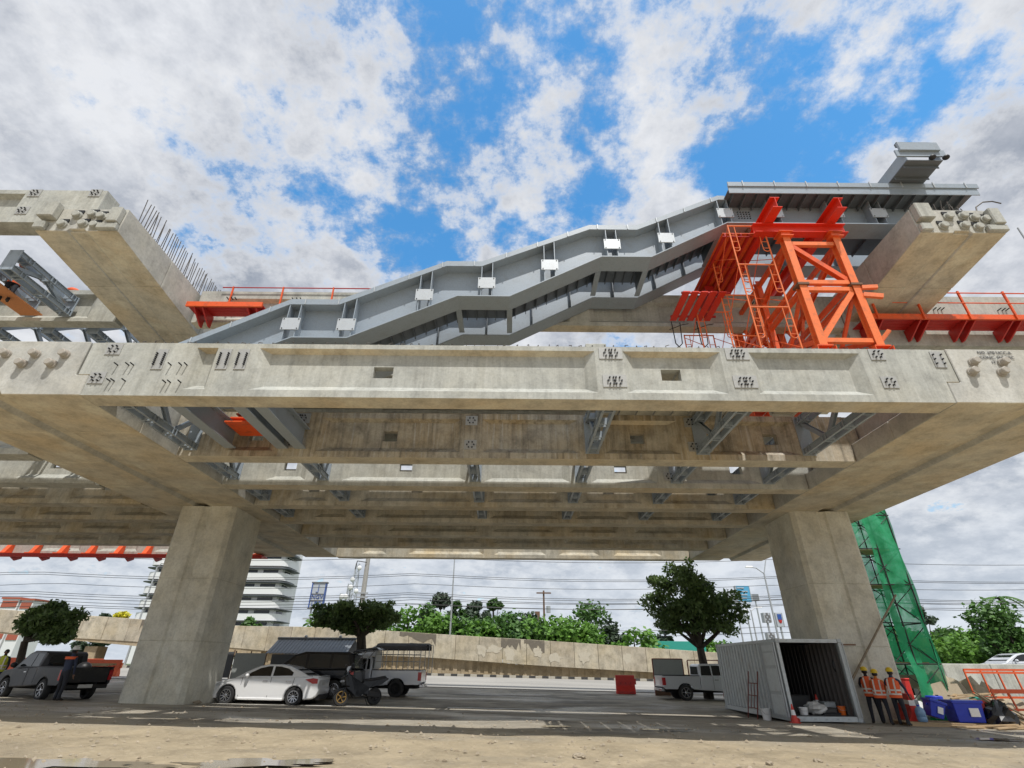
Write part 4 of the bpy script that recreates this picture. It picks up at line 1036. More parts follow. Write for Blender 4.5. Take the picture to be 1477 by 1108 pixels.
for (u0, u1, vt, lb) in ((2, 27, 864, 'far red and white block of flats at the left edge'), (30, 48, 866, 'narrower far red and white block right of the first one')):
    a, b = at(u0, 870, 260), at(u1, 870, 260); zt = at(u0, vt, 260).z
    t = thing('tower_block', lb, 'building', ((a.x + b.x) / 2, 260, 1), 'far blocks of flats')
    MB().box(a.x, b.x, 260, 272, 1, zt).build('wall', 'white', t)
    for k in range(4): MB().box(a.x + .5, b.x - .5, 259.7, 259.99, zt - 3.6 - k * 4.4, zt - .8 - k * 4.4).build('facade_band', 'brickred', t)
    MB().box(a.x - .5, b.x + .5, 259.5, 272.5, zt, zt + .8).build('roof', 'brickred', t)

# ------------------------------------------------------------------ poles, lamps, towers, signs, wires
def pole(name, label, cat, u0, v0, v1, Y, r0, r1, mat, group=None):
    b = at(u0, v0, Y); top = at(u0, v1, Y).z; z = gz(b.x, Y) - .1
    t = thing(name, label, cat, (b.x, Y, z), group)
    MB().tube((b.x, Y, z), (b.x, Y, top), r0, 8, r1).build('pole', mat, t, smooth=True)
    return t, b.x, top
M['galv'] = painted('galvanised pole', (.42, .44, .45), .45, (.3, .3, .3), .3, .3)
M['cpole'] = plain('concrete pole', (.40, .39, .36), .8)
t, x, z = pole('light_mast', 'tall slim light mast rising from behind the middle of the ramp wall', 'light mast', 650, 900, 806, 52, .11, .05, 'galv')
t, x, z = pole('utility_pole', 'thick concrete utility pole behind the flat-topped tree', 'utility pole', 522, 870, 792, 50, .28, .2, 'cpole', 'utility poles')
for zz in (at(522, 856, 50).z, at(522, 862, 50).z): MB().box(x - .5, x + .5, 49.7, 49.8, zz - .06, zz + .06).build('cross_arm', 'galv', t)
MB().path([(x, 49.7, at(522, 812, 50).z), (x - .9, 49.7, at(522, 810, 50).z), (x - 1.0, 49.7, at(522, 822, 50).z)], .04).build('cable_hook', 'bolt', t)
t, x, z = pole('utility_pole', 'thin dark utility pole with transformer above the middle bushes', 'utility pole', 785, 895, 852, 90, .2, .14, 'rust', 'utility poles')
MB().box(x - 1.2, x + 1.2, 89.7, 89.85, z - .5, z - .3).build('cross_arm', 'rust', t); MB().tube((x + .7, 89.6, z - 3.4), (x + .7, 89.6, z - 2.4), .35, 10).build('transformer', 'galv', t); MB().box(x - 1.5, x - .7, 89.7, 89.8, z - 5, z - 3.2).build('equipment_frame', 'rust', t)
def lattice(label, u, v0, v1, Y, w):
    b = at(u, v0, Y); zt = at(u, v1, Y).z; z = gz(b.x, Y)
    t = thing('telecom_tower', label, 'tower', (b.x, Y, z), 'telecom towers')
    mb = MB(); n = 14
    for k in range(n):
        za, zb = z + (zt - z) * k / n, z + (zt - z) * (k + 1) / n; wa = w * (1 - .65 * k / n); wb = w * (1 - .65 * (k + 1) / n)
        for sx, sy in ((-1, -1), (1, -1), (1, 1), (-1, 1)): mb.bar((b.x + sx * wa, Y + sy * wa, za), (b.x + sx * wb, Y + sy * wb, zb), .18, .18)
        mb.bar((b.x - wa, Y - wa, za), (b.x + wb, Y - wb, zb), .12, .12); mb.bar((b.x + wa, Y - wa, za), (b.x - wb, Y - wb, zb), .12, .12)
    mb.build('lattice', 'galv', t)
    for k in range(3): MB().ball((b.x + w * .6 * (-1) ** k, Y - w * .5, zt - (zt - z) * (.05 + k * .12)), .7, .4, .7).build('dish', 'white', t)
lattice('taller lattice telecom tower beside the fuel sign', 505, 890, 813, 160, 1.3); lattice('shorter lattice telecom mast left of the taller one', 497, 890, 842, 150, .8); lattice('short lattice mast hidden low behind the flat-topped tree', 487, 890, 856, 150, .6)
def lamp(label, u, v0, v1, Y, arms, mat='galv'):
    t, x, z = pole('street_lamp', label, 'street lamp', u, v0, v1, Y, .11, .07, mat, 'street lamps')
    for (dx, dz, L) in arms:
        MB().path([(x, Y, z - .1), (x + dx * .5, Y, z + dz * .8), (x + dx, Y, z + dz)], .045).build('arm', mat, t)
        MB().hexa([(x + dx - L / 2, Y - .14, z + dz - .06), (x + dx + L / 2, Y - .14, z + dz - .06), (x + dx + L / 2, Y + .14, z + dz - .06), (x + dx - L / 2, Y + .14, z + dz - .06), (x + dx - L / 2 + .1, Y - .1, z + dz + .08), (x + dx + L / 2 - .05, Y - .1, z + dz + .08), (x + dx + L / 2 - .05, Y + .1, z + dz + .08), (x + dx - L / 2 + .1, Y + .1, z + dz + .08)]).build('lamp_head', 'white', t)
lamp('tall street lamp with two arms left of the right column', 1116, 890, 826, 50, [(-1.3, .5, .7), (1.0, 1.6, .9)])
lamp('small street lamp low behind the dark tree, left one of two', 1070, 915, 884, 60, [(.9, .3, .6), (.9, -.6, .5)]); lamp('small street lamp low behind the dark tree, right one of two', 1090, 915, 880, 62, [(1.0, .3, .6)])
lamp('thin lamp post in front of the white apartment block', 206, 880, 818, 60, [(.7, .5, .6)])
lamp('second thin lamp post by the white apartment block, closer to the column', 216, 880, 850, 64, [(.6, .5, .5)])
def box_sign(label, u0, u1, v0, v1, Y, face, side, lines, legs, name='billboard', tcol='ink'):
    c = at((u0 + u1) / 2, (v0 + v1) / 2, Y); w = (u1 - u0) * Y * .93 / F; zt, zb = at(u0, v0, Y).z, at(u0, v1, Y).z
    g = gz(c.x, Y); t = thing(name, label, 'sign', (c.x, Y, g), 'signs')
    o = MB().box(c.x - w / 2, c.x + w / 2, Y, Y + .5, zb, zt).build('panel', face, t)
    MB().box(c.x - w / 2 - .12, c.x - w / 2 - .001, Y - .1, Y + .6, zb, zt).build('side_board', side, t); MB().box(c.x + w / 2 + .001, c.x + w / 2 + .08, Y - .05, Y + .55, zb, zt).build('side_board', side, t)
    for k, (s_, sz, cz, m_) in enumerate(lines): text(s_, sz, m_, (c.x, Y - .03, zb + (zt - zb) * cz), (R(90), 0, 0), t, 'lettering', .01)
    for dx in ([-w * .35, w * .35] if legs == 2 else [0]): MB().tube((c.x + dx, Y + .25, g - .1), (c.x + dx, Y + .25, zb), .12).build('leg', 'galv', t)
    return t, c.x, w, zt, zb
M['sgnblue'] = plain('sign blue', (.03, .10, .38), .4); M['sky_blue'] = plain('billboard light blue', (.10, .42, .68), .5); M['sgnwhite'] = plain('sign white', (.50, .54, .58), .4)
t, x, w, zt, zb = box_sign('tall white and blue fuel sign on legs reading NGV and LPG', 449, 467, 841, 877, 70, 'sgnwhite', 'sgnblue', [('NGV', .72, .43, 'sgnblue'), ('LPG', .72, .16, 'sgnblue')], 2, 'fuel_sign')
MB().bar((x, 69.96, zb + (zt - zb) * .92), (x, 69.96, zb + (zt - zb) * .62), .14, .05).bar((x - .3, 69.96, zb + (zt - zb) * .64), (x, 69.96, zb + (zt - zb) * .62), .14, .05).build('emblem', 'sgnblue', t)
MB().box(x - w / 2 - .2, x + w / 2 + .2, 69.9, 70.55, zt, zt + .14).build('frame_top', 'ink', t); MB().box(x - w / 2, x + w / 2, 69.93, 69.99, zb + (zt - zb) * .29, zb + (zt - zb) * .31).build('divider', 'ink', t); MB().box(x - w / 2, x + w / 2, 69.93, 69.99, zb + (zt - zb) * .55, zb + (zt - zb) * .57).build('divider', 'ink', t); MB().box(x - w / 2 - .2, x + w / 2 + .2, 69.9, 70.55, zb - .1, zb).build('frame_bottom', 'ink', t)
MB().box(x - 1.4, x + 1.4, 70.1, 70.3, zb - 1.3, zb - 1.15).build('cross_beam', 'galv', t)
t, x, w, zt, zb = box_sign('light blue billboard high behind the dark round-crowned tree', 1063, 1082, 845, 868, 85, 'sky_blue', 'sgnwhite', [], 1)
for k in range(5): MB().box(x - w * .45, x + w * (.1 + .08 * (k * 3 % 4)), 84.93, 84.98, zt - .4 - k * .5, zt - .25 - k * .5).build('pale_bar', 'sgnwhite', t)
t, x, w, zt, zb = box_sign('small dark billboard right of the light blue one', 1085, 1094, 857, 866, 88, 'sgn_grey', 'galv', [], 1) if M.setdefault('sgn_grey', plain('sign grey', (.22, .24, .26), .5)) else None
t, x, w, zt, zb = box_sign('narrow white banner with blue and red print beside the right column', 1121, 1129, 884, 904, 66, 'sgnwhite', 'sgnwhite', [], 1, 'banner_sign')
MB().box(x - w * .35, x + w * .35, 65.93, 65.98, zt - .75, zt - .15).build('blue_print', 'sgnblue', t); MB().ball((x, 65.97, (zt + zb) / 2), .22, .03, .4).build('red_print', 'red', t)
for (u, v0, v1, lb) in ((1107, 884, 898, 'upper grey chequered sign on a pole behind the container'), (1113, 913, 925, 'lower grey chequered sign just above the container roof')):
    t, x, w, zt, zb = box_sign(lb, u - 4, u + 4, v0, v1, 64, 'sgnwhite', 'galv', [], 1, 'traffic_sign')
    for i in range(3):
        for j in range(4):
            if (i + j) % 2 == 0: MB().box(x - w / 2 + w * i / 3, x - w / 2 + w * (i + 1) / 3, 63.95, 63.99, zb + (zt - zb) * j / 4, zb + (zt - zb) * (j + 1) / 4).build('dark_square', 'ink', t)
WIRES = [(50.2, 826, 830), (50.2, 829, 832), (50.0, 854, 857), (50.0, 857, 859), (50.1, 861, 863), (50.1, 870, 871), (51, 801, 806), (55, 908, 911), (55, 900, 903), (53, 842, 842.5), (53, 867, 862), (53, 874, 869)]
for k, (Y, va, vb) in enumerate(WIRES):
    a, b = at(-200, va, Y), at(1680, vb, Y); zm = (a.z + b.z) / 2
    a.z, b.z = at(300, va, Y).z, at(1200, vb, Y).z
    pts = []
    for i in range(49):
        s = i / 48; x = -75 + 150 * s; per = (x + 9) / 36.0; fr = per - math.floor(per)
        pts.append((x, Y, a.z + (b.z - a.z) * (x + 38) / 76 - 4 * .5 * fr * (1 - fr)))
    tag(MB().path(pts, .022, 5).build('power_line', 'bolt'), 'thin dark power line strung across the sky behind the ramp wall', 'power line', 'power lines across the background')
# turquoise hoarding
p = at(975, 930, 50); tag(MB().box(p.x - 2.2, p.x + 2.6, 50, 50.08, gz(p.x, 50), at(975, 925, 50).z).build('site_hoarding', 'turq', bevel=.01), 'turquoise sheet hoarding above the ramp wall under the dark tree', 'hoarding') if M.setdefault('turq', plain('turquoise sheet', (.04, .38, .30), .5)) else None
# ------------------------------------------------------------------ vehicles (built nose towards -X, kerb side towards -Y)
def arc(cx, r, z, zb, n=9):      # wheel arch from right to left along the sill
    a0 = math.asin(max(-1, min(1, (zb - z) / r)))
    return [(cx + r * math.cos(t), z + r * math.sin(t)) for t in [a0 + (math.pi - 2 * a0) * i / n for i in range(n + 1)]]
def prism_w(mb, poly, hw):       # prism across Y whose half width depends on (x, z)
    n = len(poly); vs = [(x, -hw(x, z), z) for x, z in poly] + [(x, hw(x, z), z) for x, z in poly]
    mb.add(vs, [tuple(range(n))[::-1], tuple(range(n, 2 * n))] + [(i, (i + 1) % n, n + (i + 1) % n, n + i) for i in range(n)]); return mb
def wheel(par, x, y, r, w, side, rim_mat='chrome', spokes=10, steel=False):
    s = -1 if side < 0 else 1
    mb = MB().lathe([(r * .66, -w / 2), (r * .93, -w / 2), (r, -w / 2 + .035), (r, w / 2 - .035), (r * .93, w / 2), (r * .66, w / 2), (r * .66, -w / 2)], (0, 0, 0), 28, 'y')
    t = mb.build('tyre', 'tyre', par, smooth=True); t.location = (x, y, r)
    rm = MB().lathe([(r * .68, 0), (r * .66, s * w * .48), (r * .60, s * w * .5), (r * .56, s * w * .2), (r * .5, s * w * .12), (.02, s * w * .12)], (0, 0, 0), 28, 'y')
    o = rm.build('rim', 'black' if not steel else rim_mat, None, smooth=True); o.parent = t
    sp_ = MB()
    if not steel:
        for k in range(spokes):
            a = 6.2832 * k / spokes; sp_.bar((.05 * math.cos(a), s * w * .36, .05 * math.sin(a)), (r * .6 * math.cos(a + .08), s * w * .43, r * .6 * math.sin(a + .08)), r * .09, .03, (0, 1, 0))
        sp_.lathe([(r * .67, s * w * .5), (r * .67, s * w * .44), (r * .59, s * w * .44), (r * .59, s * w * .5), (r * .67, s * w * .5)], (0, 0, 0), 28, 'y')
    sp_.lathe([(r * .17, s * w * .30), (r * .17, s * w * .42), (r * .1, s * w * .46)], (0, 0, 0), 12, 'y')
    q = sp_.build('spokes', rim_mat, None, smooth=True); q.parent = o
def pane(par, name, mat, pts, lift=.006):
    a, b, c = Vector(pts[0]), Vector(pts[1]), Vector(pts[2]); n = (b - a).cross(c - a).normalized()
    cen = sum((Vector(p) for p in pts), Vector()) / len(pts)
    if n.dot(cen - Vector((cen.x * .8 + .4, 0, .6))) < 0: n = -n
    vs1 = [Vector(p) + n * lift for p in pts]; vs0 = [Vector(p) - n * .01 for p in pts]; k = len(pts)
    mb = MB().add(vs0 + vs1, [tuple(range(k))[::-1], tuple(range(k, 2 * k))] + [(i, (i + 1) % k, k + (i + 1) % k, k + i) for i in range(k)])
    return mb.build(name, mat, par)
M['carwhite'] = plain('white car paint', (.80, .80, .79), .22, 0, .8, .02)
M['carblack'] = plain('black car paint', (.006, .006, .007), .22, 0, .25, .02)
M['carblack'].node_tree.nodes['Principled BSDF'].inputs['Specular IOR Level'].default_value = .25
M['carsilver'] = plain('silver car paint', (.60, .62, .65), .32, .15, .5, .05)
M['cardust'] = painted('dusty dark pickup paint', (.016, .017, .02), .4, (.12, .10, .08), .4)
M['lens_red'] = plain('red lamp lens', (.50, .015, .02), .15); M['lens_clear'] = plain('headlamp lens', (.65, .67, .7), .08, .2); M['num'] = plain('number plate', (.62, .62, .6), .4); M['under'] = plain('underbody', (.012, .012, .012), .8)
M['gold'] = plain('gold alloy', (.50, .30, .09), .3, .8)

def sedan(label):
    t = thing('parked_car', label, 'car'); W_ = .875; wr = .325; fx, rx = .93, 3.61; ar = .375
    low = [(.10, .20), (.02, .30), (0, .50), (.06, .64), (.30, .745), (.75, .85), (1.2, .935), (2.4, .975), (3.5, 1.005), (4.1, 1.03), (4.47, 1.03), (4.53, .96), (4.50, .72), (4.56, .55), (4.50, .36), (4.36, .26)] + arc(rx, ar, wr, .22) + [(rx - ar - .03, .19), (fx + ar + .03, .19)] + arc(fx, ar, wr, .22)
    def hw(x, z):
        k = W_ * (1 - .10 * max(0, (.55 - x) / .55) ** 1.6 - .07 * max(0, (x - 3.9) / .66) ** 1.6)
        return k - .035 * max(0, (z - .62) / .4) - .05 * max(0, (.4 - z) / .2)
    prism_w(MB(), low, hw).build('body', 'carwhite', t, bevel=.055, seg=3, smooth=True)
    MB().box(.35, 4.2, -.74, .74, .2, .62).build('underbody', 'under', t)
    gh = [(1.08, .915), (1.50, 1.15), (1.98, 1.365), (2.30, 1.43), (2.80, 1.44), (3.25, 1.375), (3.72, 1.20), (4.12, 1.02)]
    gw_ = lambda x, z: .815 - .30 * max(0, (z - .95))
    prism_w(MB(), gh, gw_).build('roof', 'carwhite', t, bevel=.05, seg=3, smooth=True)
    for s in (-1, 1):
        f = lambda pts: [(x, s * (gw_(x, z)), z) for x, z in pts]
        pane(t, 'window', 'glass', f([(1.52, 1.0), (1.72, 1.13), (2.03, 1.29), (2.36, 1.365), (2.53, 1.37), (2.53, 1.02)]))
        pane(t, 'window', 'glass', f([(2.62, 1.025), (2.62, 1.37), (2.85, 1.365), (3.2, 1.29), (3.42, 1.16), (3.40, 1.05)]))
        pane(t, 'headlight', 'lens_clear', [(.16, s * .80, .60), (.52, s * .868, .74), (.70, s * .875, .80), (.62, s * .878, .68)], .012)
        pane(t, 'tail_light', 'lens_red', [(3.98, s * .862, .93), (4.28, s * .848, .98), (4.47, s * .825, .96), (4.48, s * .825, .80), (4.30, s * .848, .79)], .02)
        for x in (1.42, 2.575, 3.5): MB().bar((x, s * .879, .30 if x < 3 else .72), (x + .03, s * .845, .98), .012, .008, (0, 1, 0)).build('door_seam', 'under', t)
        for x in (2.28, 3.22): MB().box(x, x + .2, s * .872 - .012, s * .872 + .012, .83, .865).build('door_handle', 'chrome', t, bevel=.008)
        mb = MB().ball((1.66, s * .96, 1.02), .075, .11, .085); mb.tube((1.64, s * .82, .98), (1.66, s * .92, 1.0), .03); mb.build('mirror', 'carwhite', t, smooth=True)
        MB().box(1.4, 3.2, s * .85 - .03, s * .85 + .03, .185, .27).build('side_skirt', 'carwhite', t, bevel=.02)
        for x in (fx, rx): wheel(t, x, s * .765, wr, .215, s)
    pane(t, 'rear_window', 'glass', [(3.50, -.56, 1.275), (3.50, .56, 1.275), (3.98, .66, 1.075), (3.98, -.66, 1.075)], .012)
    pane(t, 'windscreen', 'glass', [(1.24, -.70, 1.0), (1.24, .70, 1.0), (1.9, .58, 1.33), (1.9, -.58, 1.33)], .012)
    MB().box(4.515, 4.53, -.26, .26, .74, .86).build('number_plate', 'num', t); MB().box(4.40, 4.58, -.6, .6, .22, .40).build('rear_diffuser', 'black', t, bevel=.02)
    MB().box(4.2, 4.52, -.7, .7, 1.03, 1.06).build('boot_spoiler', 'carwhite', t, bevel=.01)
    return t
car = sedan('white four-door sedan parked beside the left column'); car.location = (-12.30, 24.55, gz(-10, 24.2) - .01); car.rotation_euler = (0, R(.8), R(1.5))

def van(label):
    t = thing('parked_van', label, 'van'); W_ = .92; wr = .35; fx, rx = .95, 3.75; ar = .41
    low = [(.08, .26), (0, .5), (.05, .8), (.5, .98), (1.1, 1.06), (4.45, 1.12), (4.6, 1.08), (4.66, .6), (4.6, .32), (4.4, .26)] + arc(rx, ar, wr, .26) + [(rx - ar - .03, .24), (fx + ar + .03, .24)] + arc(fx, ar, wr, .26)
    prism_w(MB(), low, lambda x, z: W_ * (1 - .1 * max(0, (.55 - x) / .55) ** 1.6)).build('body', 'carblack', t, bevel=.06, seg=3, smooth=True)
    gh = [(.95, 1.05), (1.75, 1.68), (2.2, 1.80), (4.2, 1.80), (4.42, 1.72), (4.55, 1.12)]
    gw_ = lambda x, z: .87 - .22 * max(0, z - 1.1)
    prism_w(MB(), gh, gw_).build('roof', 'carblack', t, bevel=.05, seg=3, smooth=True)
    for s in (-1, 1):
        f = lambda pts: [(x, s * gw_(x, z), z) for x, z in pts]
        for q in ([(1.4, 1.16), (1.85, 1.62), (2.3, 1.7), (2.35, 1.16)], [(2.45, 1.16), (2.42, 1.7), (3.4, 1.7), (3.4, 1.16)], [(3.5, 1.16), (3.5, 1.7), (4.2, 1.66), (4.35, 1.16)]): pane(t, 'window', 'glass_pale', f(q))
        for x in (fx, rx): wheel(t, x, s * .81, wr, .22, s, spokes=14)
        mb = MB().ball((1.5, s * 1.0, 1.16), .08, .12, .09); mb.build('mirror', 'carblack', t, smooth=True)
        pane(t, 'tail_light', 'lens_red', [(4.3, s * .925, .9), (4.55, s * .91, .9), (4.55, s * .91, 1.05), (4.3, s * .925, 1.05)], .012)
    # raised tailgate
    mb = MB().prism([(4.35, 1.80), (4.5, 1.90), (5.35, 2.0), (5.5, 1.93), (5.5, 1.88), (5.3, 1.9), (4.5, 1.8)], 'y', -.78, .78); mb.build('tailgate', 'carblack', t, bevel=.02)
    for s in (-1, 1): MB().tube((4.45, s * .7, 1.2), (5.0, s * .7, 1.9), .014).build('gas_strut', 'chrome', t)
    MB().box(3.9, 4.58, -.7, .7, 1.12, 1.16).build('load_floor', 'under', t)
    return t
M['glass_pale'] = plain('tinted glass', (.03, .035, .04), .04)
v_ = van('black van with its tailgate raised, parked behind the white sedan and the scooter'); v_.location = (-11.45, 26.7, gz(-9, 26.5) - .01)

def pickup(label, paint, cab='single', canopy=False, tailbar=False):
    t = thing('pickup_truck', label, 'pickup truck', group='pickup trucks'); W_ = .9; wr = .37; fx, rx = .95, 4.0; ar = .44; L = 5.15
    ce = 2.75 if cab == 'single' else 3.15          # back of the cab
    low = [(.08, .42), (0, .58), (.04, .86), (.4, 1.0), (1.2, 1.08), (ce, 1.12), (ce, .62), (rx - ar - .1, .5), (fx + ar + .03, .40)] + arc(fx, ar, wr, .42)
    prism_w(MB(), low, lambda x, z: W_ * (1 - .1 * max(0, (.5 - x) / .5) ** 1.6)).build('body', paint, t, bevel=.05, seg=3, smooth=True)
    gh = [(1.1, 1.06), (1.75, 1.62), (2.05, 1.72), (ce - .12, 1.70), (ce, 1.62), (ce, 1.1)]
    gw_ = lambda x, z: .86 - .2 * max(0, z - 1.1)
    prism_w(MB(), gh, gw_).build('cab', paint, t, bevel=.05, seg=3, smooth=True)
    b0 = ce + .04
    for s in (-1, 1):
        side = [(b0, .52), (b0, 1.13), (L, 1.13), (L + .02, .60), (L - .1, .52)] + arc(rx, ar, wr, .52)
        mb = MB(); y0, y1 = (s * W_, s * (W_ - .09))
        mb.prism(side, 'y', min(y0, y1), max(y0, y1)); mb.build('bed_side', paint, t, bevel=.02, seg=2)
        MB().box(b0, L, min(s * W_, s * (W_ - .1)) - .004, max(s * W_, s * (W_ - .1)) + .004, 1.131, 1.16).build('bed_rail', 'black', t)
        pane(t, 'tail_light', 'lens_red', [(L - .13, s * (W_ + .0), .70), (L + .005, s * (W_ - .0), .70), (L + .005, s * (W_ - .0), 1.05), (L - .13, s * W_, 1.05)], .014)
        MB().box(L + .0, L + .03, s * W_ - (.13 if s > 0 else 0), s * W_ + (.13 if s < 0 else 0), .70, 1.05).build('tail_light', 'lens_red', t)
        f = lambda pts: [(x, s * gw_(x, z), z) for x, z in pts]
        pane(t, 'window', 'glass', f([(1.45, 1.16), (1.82, 1.56), (2.1, 1.62), (2.45, 1.62), (2.45, 1.16)]))
        pane(t, 'window', 'glass', f([(2.52, 1.16), (2.52, 1.62), (ce - .13, 1.60), (ce - .08, 1.16)]))
        MB().bar((2.48, s * (W_ + .004), .5), (2.48, s * (W_ + .004), 1.1), .012, .006, (0, 1, 0)).build('door_seam', 'under', t)
        MB().box(2.2, 2.4, s * W_ - .015, s * W_ + .015, .94, .98).build('door_handle', 'chrome', t)
        MB().ball((1.42, s * 1.02, 1.2), .07, .12, .1).build('mirror', paint, t, smooth=True)
        for x in (fx, rx): wheel(t, x, s * .79, wr, .23, s, 'chrome' if not canopy else 'under', 6, steel=canopy)
    MB().box(b0, L - .01, -.8, .8, .70, .76).build('bed_floor', 'under', t); MB().box(L - .06, L + .015, -.76, .76, .62, 1.13).build('tailgate', paint, t, bevel=.01); MB().box(b0, b0 + .05, -.8, .8, .76, 1.13).build('bed_front', paint, t)
    MB().box(.4, L - .2, -.45, .45, .36, .52).build('chassis', 'under', t); MB().box(L - .05, L + .12, -.8, .8, .42, .55).build('rear_bumper', 'black' if paint != 'carsilver' else 'chrome', t, bevel=.02)
    pane(t, 'rear_window', 'glass', [(ce + .001, -.6, 1.2), (ce + .001, .6, 1.2), (ce + .001, .55, 1.56), (ce + .001, -.55, 1.56)], .012); pane(t, 'windscreen', 'glass', [(1.2, -.68, 1.14), (1.2, .68, 1.14), (1.68, .6, 1.54), (1.68, -.6, 1.54)], .012)
    MB().box(L + .121, L + .13, -.25, .25, .44, .56).build('number_plate', 'num', t)
    if canopy:
        for s in (-1, 1):
            for x in (b0 + .1, b0 + .6, b0 + 1.15, b0 + 1.7, L - .1): MB().tube((x, s * .82, 1.15), (x, s * .74, 2.02), .018, 6).build('canopy_post', 'galv', t)
            for z in (1.5, 1.8): MB().tube((b0 + .1, s * .79, z), (L - .1, s * .79, z), .014, 6).build('canopy_rail', 'galv', t)
        MB().path([(L + .3, -.7, 1.0), (L + .3, -.72, 2.25), (L - .7, -.72, 2.3)], .018).build('rear_hoop', 'galv', t); MB().path([(L + .3, .7, 1.0), (L + .3, .72, 2.25), (L - .7, .72, 2.3)], .018).build('rear_hoop', 'galv', t)
        prf = [(-.86, 2.0), (-.84, 2.16), (-.6, 2.27), (0, 2.32), (.6, 2.27), (.84, 2.16), (.86, 2.0), (.82, 2.0), (.8, 2.12), (0, 2.26), (-.8, 2.12), (-.82, 2.0)]
        MB().prism(prf, 'x', b0 + .05, L + .2).build('canopy', 'canvas', t, smooth=True)
        MB().ball((L + .2, -.7, 2.12), .12, .14, .13).build('rolled_flap', 'black', t, smooth=True)
        MB().prism([(ce - .9, 1.72), (b0 + .05, 2.22), (b0 + .05, 1.72)], 'y', -.6, .6).build('wind_deflector', paint, t)
        MB().box(b0 + .02, b0 + .06, -.7, .7, 1.2, 1.95).build('headboard', 'galv', t)
    return t
M['canvas'] = painted('grey canvas', (.06, .06, .065), .8, (.15, .14, .12), .4)
pk = pickup('silver pickup with a grey canvas canopy over its bed, behind the scooter', 'carsilver', 'single', True)
pk.location = (at(612, 965, 27.9).x - 5.3, 28.8, gz(-5.3, 28) - .02)
pk2 = pickup('silver extended-cab pickup parked by the container under the dark tree', 'carsilver', 'ext'); pk2.location = (at(956, 985, 31).x + 5.2, 31.95, gz(9.3, 31)); pk2.rotation_euler = (0, 0, R(180))
pk3 = pickup('dusty black pickup with an open loaded bed, seen from behind at left', 'cardust', 'ext')
# tail faces the camera
_q = at(122, 985, 23.0); hd = R(152)
pk3.rotation_euler = (0, 0, hd + R(180)); pk3.location = (0, 0, 0)
_rt = Matrix.Rotation(hd + R(180), 3, 'Z') @ Vector((5.15, 0, 0)); pk3.location = (_q.x - _rt.x, 23.0 - _rt.y, gz(-18, 24) - .02)
for k, (y, z, w_) in enumerate(((-.2, .95, .3), (.25, .9, .35), (.0, 1.12, .28), (-.5, .92, .26))):
    mb = MB().ball((4.2 + .25 * k % .6, y, z), w_, w_ * .9, w_ * .75); o = mb.build('sack', 'black', None, smooth=True); o.location = pk3.location; o.rotation_euler = pk3.rotation_euler
    tag(o, 'dark sack piled in the bed of the dusty black pickup', 'sack', 'sacks in the black pickup bed')
for k in range(3):
    o = MB().box(3.4, 5.45, .42 + k * .14, .50 + k * .14, 1.18 + .02 * k, 1.24 + .02 * k).build('timber_batten', 'wood', None); o.location = pk3.location; o.rotation_euler = pk3.rotation_euler
    tag(o, 'pale timber batten sticking out of the bed of the dusty black pickup', 'batten', 'battens in the black pickup bed')

def scooter(label):
    t = thing('motor_scooter', label, 'scooter'); r = .29
    for x, rm in ((0, 'gold'), (1.32, 'black')): wheel(t, x, 0, r, .12, -1, rm, 5); wheel(t, x, 0, r * .995, .118, 1, rm, 5)
    MB().prism([(.10, .55), (.02, .98), (.16, 1.1), (.32, .98), (.5, .5), (.95, .42), (1.0, .62), (1.5, .72), (1.72, .86), (1.6, .92), (.9, .80), (.62, .5), (.55, .38), (1.05, .25), (.5, .24), (.32, .42)], 'y', -.13, .13).build('body', 'carblack', t, bevel=.05, seg=2)
    MB().prism([(.06, .62), (-.02, .95), (.10, 1.02), (.26, .6)], 'y', -.2, .2).build('front_shield', 'carblack', t, bevel=.04, seg=2); MB().prism([(.05, 1.0), (.2, 1.3), (.23, 1.29), (.12, 1.0)], 'y', -.15, .15).build('windshield', 'glass_pale', t)
    MB().prism([(.85, .78), (.9, .88), (1.3, .92), (1.66, .98), (1.7, .9), (1.3, .82)], 'y', -.16, .16).build('seat', 'black', t, bevel=.03, seg=2)
    for s in (-1, 1):
        MB().tube((0, s * .085, r), (.16, s * .085, .7), .03).build('fork', 'black', t); MB().tube((.18, s * .05, 1.08), (.26, s * .36, 1.12), .02).build('handlebar', 'black', t); MB().path([(.2, s * .2, 1.1), (.2, s * .34, 1.3)], .009).build('mirror_stem', 'black', t); MB().ball((.2, s * .36, 1.34), .03, .08, .05).build('mirror', 'black', t)
        MB().ball((.0, s * .1, .80), .05, .075, .04).build('headlight', 'lens_clear', t)
    MB().lathe([(.05, -.3), (.075, -.1), (.075, .3), (.05, .36)], (1.25, .18, .38), 12, 'x').build('exhaust', 'chrome', t, smooth=True)
    MB().prism([(-.3, .36), (-.2, .54), (.05, .6), (.2, .5), (.15, .47), (.0, .54), (-.18, .46)], 'y', -.075, .075).build('front_mudguard', 'carblack', t, bevel=.01); MB().prism([(.95, .3), (1.5, .26), (1.5, .4), (1.0, .5)], 'y', -.12, -.02).build('engine', 'black', t)
    MB().tube((.9, -.1, .25), (.95, -.28, .01), .014).build('side_stand', 'black', t)
    return t
sc = scooter('black motor scooter with gold wheels parked behind the white sedan'); sc.location = (at(490, 1017, 23.9).x, 23.9, gz(-6.8, 24)); sc.rotation_euler = (R(-4), 0, R(36)); sc.scale = (1.08, 1.15, 1.08)
# silver car on the far right road
far_car = sedan('silver car passing behind the barrier at the right edge')
def recolor(o, a, b):
    for c in o.children_recursive:
        if c.type == 'MESH':
            for i, m in enumerate(c.data.materials):
                if m == M[a]: c.data.materials[i] = M[b]
recolor(far_car, 'carwhite', 'carsilver')
p = at(1422, 956, 32); far_car.location = (p.x, 33, p.z - .25)
